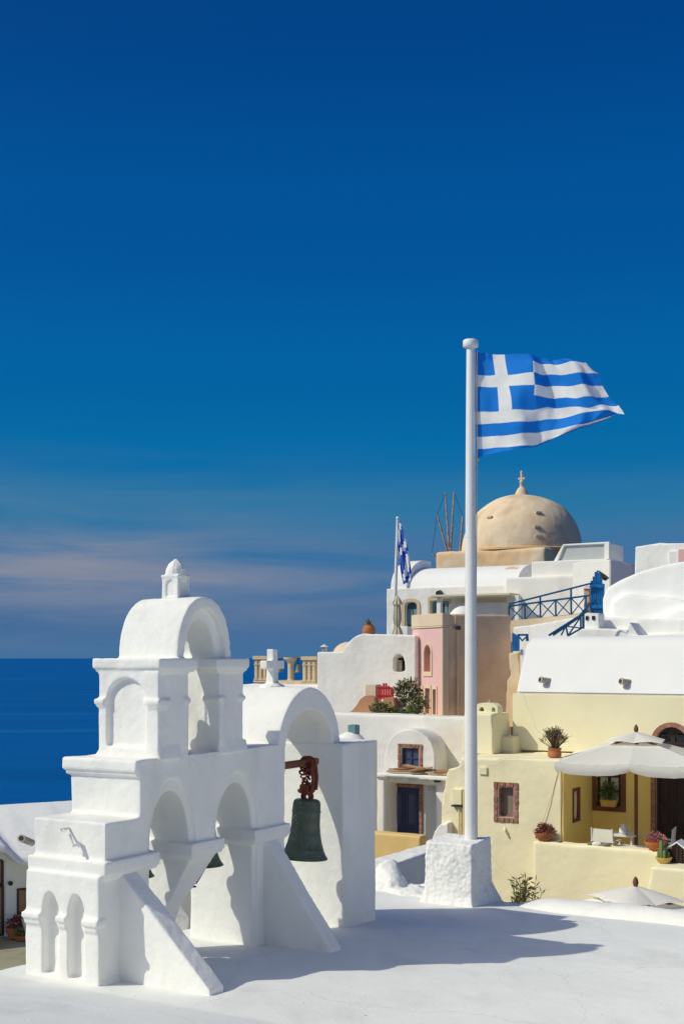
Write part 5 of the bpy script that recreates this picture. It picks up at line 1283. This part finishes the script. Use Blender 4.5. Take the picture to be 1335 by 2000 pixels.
# big rounded white mound of plastered roofs
fm = Fr(1250, 40.0, -30, -4); t = thing('plastered_roof', 'large smooth rounded white plastered roof like a snowbank', 'roof', fm.loc, fm.a)
g = MB()
o_ = [fm.hit(px, py) for px, py in ((1173, 1262), (1174, 1190), (1176, 1160), (1184, 1146), (1212, 1131), (1250, 1114), (1300, 1100), (1345, 1094), (1420, 1090), (1480, 1100))]; o_ = [(o_[0][0], 0)]+o_+[(o_[-1][0], 0)]
g.plate('y', o_, [], 0, 4)
o_ = [fm.hit(px, py, -.5) for px, py in ((1185, 1262), (1190, 1175), (1215, 1160), (1300, 1166), (1340, 1175), (1480, 1160))]; o_ = [(o_[0][0], 0)]+o_+[(o_[-1][0], 0)]
g.plate('y', o_, [], -.45, .2)
o_ = [fm.hit(px, py, -1.2) for px, py in ((1262, 1262), (1268, 1212), (1290, 1200), (1335, 1183), (1480, 1150))]; o_ = [(o_[0][0], 0)]+o_+[(o_[-1][0], 0)]
g.plate('y', o_, [], -1.1, 0)
soft('roof', g, M['vault_white'], t, .075, 14, .05, .8, .01, 4)
# pyramid-like fin and chimney in front of it
fz = Fr(1225, 37.0, -30, -4)
t = thing('roof_fin', 'small pointed white plastered fin standing before the rounded roof', 'roof ornament', fz.loc, fz.a); a_, b_, c_ = fz.hit(1215, 1250), fz.hit(1229, 1215), fz.hit(1252, 1250)
g = MB(); g.plate('y', [(a_[0], a_[1]-2), a_, b_, c_, (c_[0], c_[1]-2)], [], 0, 1.2); soft('fin', g, M['white'], t, .03, 3)
x0, x1, z0, z1 = fz.rc(1141, 1169, 1198, 1250, .2); t = thing('chimney', 'squat white plastered chimney with dark holes at the foot of the blue gate', 'chimney', fz.loc, fz.a)
g = MB(); g.box(x0, x1, .2, .75, z0-1, z1); soft('stack', g, M['white'], t, .025, 3)
for f_ in (.15, .6): g = MB(); xx = x0+(x1-x0)*f_; g.box(xx-.04, xx+.05, .17, .25, z1-.2, z1-.08); part('smoke_hole', g, M['black'], t)  # black blocks set into the face imitate the shaded holes
# white terrace walls between the rails and the yellow house vault
t = thing('terrace_wall', 'broad white plastered terrace wall between blue railings and the barrel roof', 'wall', fz.loc, fz.a)
o_ = [fz.hit(px, py, .9) for px, py in ((1000, 1224), (1030, 1221), (1075, 1214), (1105, 1208), (1145, 1203), (1400, 1215))]; o_ = [(o_[0][0], 0)]+o_+[(o_[-1][0], 0)]
g = MB(); g.plate('y', o_, [], .9, 3.5); o_ = [fz.hit(px, py, .1) for px, py in ((1125, 1262), (1128, 1228), (1150, 1226), (1210, 1229), (1230, 1240), (1400, 1238))]; o_ = [(o_[0][0], 0)]+o_+[(o_[-1][0], 0)]; g.plate('y', o_, [], -.1, 1.2)
soft('wall', g, M['white'], t, .05, 4, .02, 1.5)
# pinkish ledge under the upper railing
t = thing('ledge', 'worn pink and tan ledge under the long blue railing', 'ledge', fz.loc, fz.a); o_ = [fz.hit(px, py, 3.2) for px, py in ((994, 1212), (1090, 1203), (1148, 1196))]
o_ = [(o_[0][0], 0)]+o_+[(o_[-1][0], 0)]; g = MB(); g.plate('y', o_, [], 3.3, 4.5); part('wall', g, M['tan_trim'], t)
# tan wall remnants right of the pink house
t = thing('wall_stub', 'crumbling tan wall stub between the pink house and the barrel roof', 'wall', fz.loc, fz.a)
o_ = [fz.hit(px, py, -.2) for px, py in ((990, 1420), (993, 1330), (1000, 1320), (997, 1276), (1016, 1274), (1030, 1420))]; g = MB(); g.plate('y', o_, [], -.4, .4); soft('wall', g, M['drum'], t, .04, 3, .03, 2)
x, z = fz.hit(1024, 1262, -.6); t = thing('white_post', 'low white gate post beside the small blue gate', 'post', fz.loc, fz.a); g = MB(); g.box(x-.16, x+.45, -.6, .1, 0, z-.1); soft('post', g, M['white'], t, .03, 3)

# ------------------------------------------------------------------ blue railings and gates
def bar(g, fr, a, b, d, r=.035):
    r *= .8
    A = fr.hit(*a, d); B = fr.hit(*b, d); g.tube([(A[0], d, A[1]), (B[0], d, B[1])], r, 6)
fk = Fr(1070, 42.0, -20, -4); rl = thing('railing', 'long blue metal railing with crossed bars leading up to the blue gate', 'railing', fk.loc, fk.a)
def one(fr, parent, nm, a, b, d, r): g = MB(); bar(g, fr, a, b, d, r); return part(nm, g, M['blue_dark'], parent)
one(fk, rl, 'handrail', (993, 1180), (1155, 1139), 0, .04); one(fk, rl, 'top_rail', (993, 1184), (1150, 1163), 0, .04); one(fk, rl, 'bottom_rail', (998, 1215), (1146, 1198), 0, .04)
pxs = [993, 1024, 1054, 1084, 1114, 1143]
tp = lambda p: 1184-(p-993)*21/157; bt_ = lambda p: 1215-(p-998)*17/148; hp = lambda p: 1180-(p-993)*41/162
for i, p in enumerate(pxs): one(fk, rl, 'post', (p, hp(p) if i in (2, 4) else tp(p)), (p+.5, bt_(p)), 0, .04)
for a, b in zip(pxs[:-1], pxs[1:]):
    one(fk, rl, 'cross_bar', (a, tp(a)), (b, bt_(b)), .0, .024); one(fk, rl, 'cross_bar', (a, bt_(a)), (b, tp(b)), .0, .024)
fs = Fr(1110, 37.0, -20, -4); rs = thing('stair_railing', 'steep blue stair railing below the long railing', 'railing', fs.loc, fs.a)
for a, b, nm, r in (((1071, 1241), (1148, 1192), 'handrail', .045), ((1079, 1241), (1133, 1204), 'top_rail', .035), ((1108, 1242), (1138, 1225), 'bottom_rail', .035), ((1138, 1192), (1138, 1228), 'post', .05), ((1133, 1200), (1133, 1228), 'post', .035), ((1104, 1222), (1108, 1242), 'post', .035), ((1095, 1241), (1104, 1222), 'cross_bar', .03), ((1108, 1242), (1134, 1203), 'cross_bar', .03), ((1104, 1223), (1135, 1227), 'cross_bar', .025), ((1150, 1180), (1132, 1201), 'handrail', .035), ((1150, 1180), (1163, 1170), 'handrail', .03)): one(fs, rs, nm, a, b, 0, r)
# tall blue gate leaf with ragged pointed top
fgt = Fr(1163, 41.6, -20, -4); t = thing('gate', 'tall bright blue wooden gate with a pointed top against the white roof', 'gate', fgt.loc, fgt.a)
tops = [1134, 1126, 1117, 1114, 1119, 1128, 1140]
for i in range(7):
    p = 1152+i*3.9; a, zt = fgt.hit(p, tops[i]); b, zb5 = fgt.hit(p+3.7, 1199); g = MB(); g.box(a, b, 0+.012*(i % 2), .06, zb5, zt); part('slat', g, M['blue'], t, bevel=.006)
for py in (1145, 1185): a, z = fgt.hit(1151, py); b, _ = fgt.hit(1180, py); g = MB(); g.box(a, b, -.05, .0, z-.06, z+.06); part('rail', g, M['blue'], t)
g = MB(); o_ = [fgt.hit(px, py, .25) for px, py in ((1168, 1114), (1180, 1122), (1187, 1128), (1180, 1134), (1172, 1130))]; g.plate('y', o_, [], .2, .5); part('gate_hood', g, M['iron'], t)
x0, x1, z0, z1 = fgt.rc(1139, 1151, 1150, 1200, .2); t = thing('gate_pillar', 'narrow brown plastered pillar beside the tall blue gate', 'pillar', fgt.loc, fgt.a); g = MB(); g.box(x0, x1, .2, .5, z0-1, z1); part('pillar', g, M['tan'], t, bevel=.02)
g = MB(); g.prism([(x0-.03, .15, z1), (x1+.03, .15, z1), (x1+.03, .55, z1), (x0-.03, .55, z1)], [(x0+.08, .3, z1+.12), (x1-.08, .3, z1+.12), (x1-.08, .4, z1+.12), (x0+.08, .4, z1+.12)]); part('cap', g, M['pink'], t)
# small blue gate low down beside the pink house
t = thing('gate', 'small weathered blue gate at the corner of the brown side wall', 'gate', fz.loc, fz.a)
for i in range(5):
    p = 999+i*2.8; a, zt = fz.hit(p, 1236+(i*1.5), -.7); b, zb5 = fz.hit(p+2.5, 1272, -.7); g = MB(); g.box(a, b, -.7, -.65, zb5, zt); part('slat', g, M['blue'], t)
one(fz, t, 'rail', (1010, 1240), (1029, 1240), -.7, .04); one(fz, t, 'post', (1028, 1238), (1029, 1252), -.7, .06); one(fz, t, 'cross_bar', (1012, 1243), (1020, 1252), -.7, .03); one(fz, t, 'cross_bar', (1028, 1243), (1018, 1252), -.7, .03)

# ================================================================== LOW HOUSE ON THE LEFT
fl_ = Fr(60, 17.6, 30, -1.05); lh = thing('house', 'low white house with a sloping plastered roof, wooden door and shutter below the roof edge', 'house', fl_.loc, fl_.a)
zr0 = fl_.hit(60, 1652)[1]; x0 = fl_.X(-250); x1 = fl_.X(330)
o_ = [fl_.hit(px, py, -.0) for px, py in ((-30, 1662), (0, 1664), (14, 1667), (25, 1676), (34, 1688), (44, 1691), (110, 1690), (200, 1690))]
zrd = fl_.hit(60, 1567, 2.6)[1]
top = fl_.hit(60, 1640)[1]
g = MB(); ol = [(x0, o_[0][1])]+o_+[(x1, o_[-1][1])]
for i in range(len(ol)-1):
    (xa, za), (xb, zb6) = ol[i], ol[i+1]
    g.prism([(xa, 0, za), (xb, 0, zb6), (xb, 2.6, zrd-.5), (xa, 2.6, zrd-.5)], [(xa, 0.08, za+.10), (xb, 0.08, zb6+.10), (xb, 2.6, zrd), (xa, 2.6, zrd)])
soft('roof', g, M['vault_white'], lh, .03, 5, .008, 1.2, .003, 9)
wd_ = .42
sxa, sxb, sza, szb = fl_.rc(34, 92, 1733, 1784, wd_); dxa, dxb, dza, dzb = fl_.rc(-40, 9, 1680, 1850, wd_)
g = MB(); g.plate('y', [(x0, -1.5), (x0, o_[1][1]+.1), (x1, o_[-1][1]+.1), (x1, -1.5)], [rect(sxa, sxb, sza, szb), rect(dxa, dxb, 0, dzb)], wd_, wd_+.3); g.box(x0, x1, wd_+.29, 2.6, -1.5, 0.2)
part('wall', g, M['white'], lh, bevel=.02)
def boards(nm, xa, xb, za, zb7, y, n_):
    g = MB(); g.plate('y', rect(xa, xb, za, zb7), [rect(xa+.03, xb-.03, za+.03, zb7-.03)], y-.05, y+.03); f_ = part(nm, g, M['iron'], lh)
    for i in range(n_): g = MB(); a = xa+.03+(xb-xa-.06)*i/n_; b = xa+.03+(xb-xa-.06)*(i+1)/n_; g.box(a+.003, b-.003, y-.03, y, za+.03, zb7-.03); part('board', g, M['wood_tan'], f_)
boards('shutter', sxa, sxb, sza, szb, wd_+.06, 4); 
dm = fl_.hit(0, 1730, wd_)[1]; boards('door', dxa, dxb, 0, dm, wd_+.06, 4); boards('transom', dxa, dxb, dm+.01, dzb, wd_+.08, 3)
x, z = fl_.hit(62, 1650, .05); spout(lh, (x, .2, z+.03), (-.55, -.8, .28), .32, .05)
g = MB(); x, z = fl_.hit(19, 1724, wd_); g.ball((x, wd_-.06, z), (.035, .05, .035), 10, 8); g.tube([(x, wd_, z), (x, wd_-.06, z)], .012, 6); part('door_lamp', g, M['iron'], lh)
g = MB(); x0g = -14; g.box(-14, -.9, 13.2, 22, -8, -1.06)
struct('courtyard', g, M['ground'])
def lp(px, d): return fl_.W(fl_.X(px, d), d, 0.0)
t = thing('potted_plant', 'reddish succulent spilling from a terracotta pot by the wooden shutter', 'potted plant', lp(30, .22)); pot(t, [(.09, 0), (.13, .12), (.14, .16), (.115, .16), (0, .13)], M['terracotta']); g = MB(); leaves(g, (.04, 0, .19), 380, (.17, .15, .12), .06, .016, rr, .6); part('foliage', g, M['flower2'], t)
t = thing('potted_plant', 'yellowish succulent in a flat bowl on the courtyard floor', 'potted plant', lp(43, .05)); pot(t, [(.09, 0), (.12, .05), (.125, .07), (.10, .07), (0, .055)], M['terracotta']); g = MB(); leaves(g, (0, 0, .08), 180, (.11, .10, .08), .06, .014, rr, .8); part('foliage', g, M['cactus'], t)
t = thing('planter', 'tall white conical planter beside the bell tower foot', 'planter', lp(63, .0)); g = MB(); g.lathe([(.08, 0), (.14, .27), (.15, .30), (.12, .30), (0, .26)], n=18); part('pot', g, M['paint_white'], t)
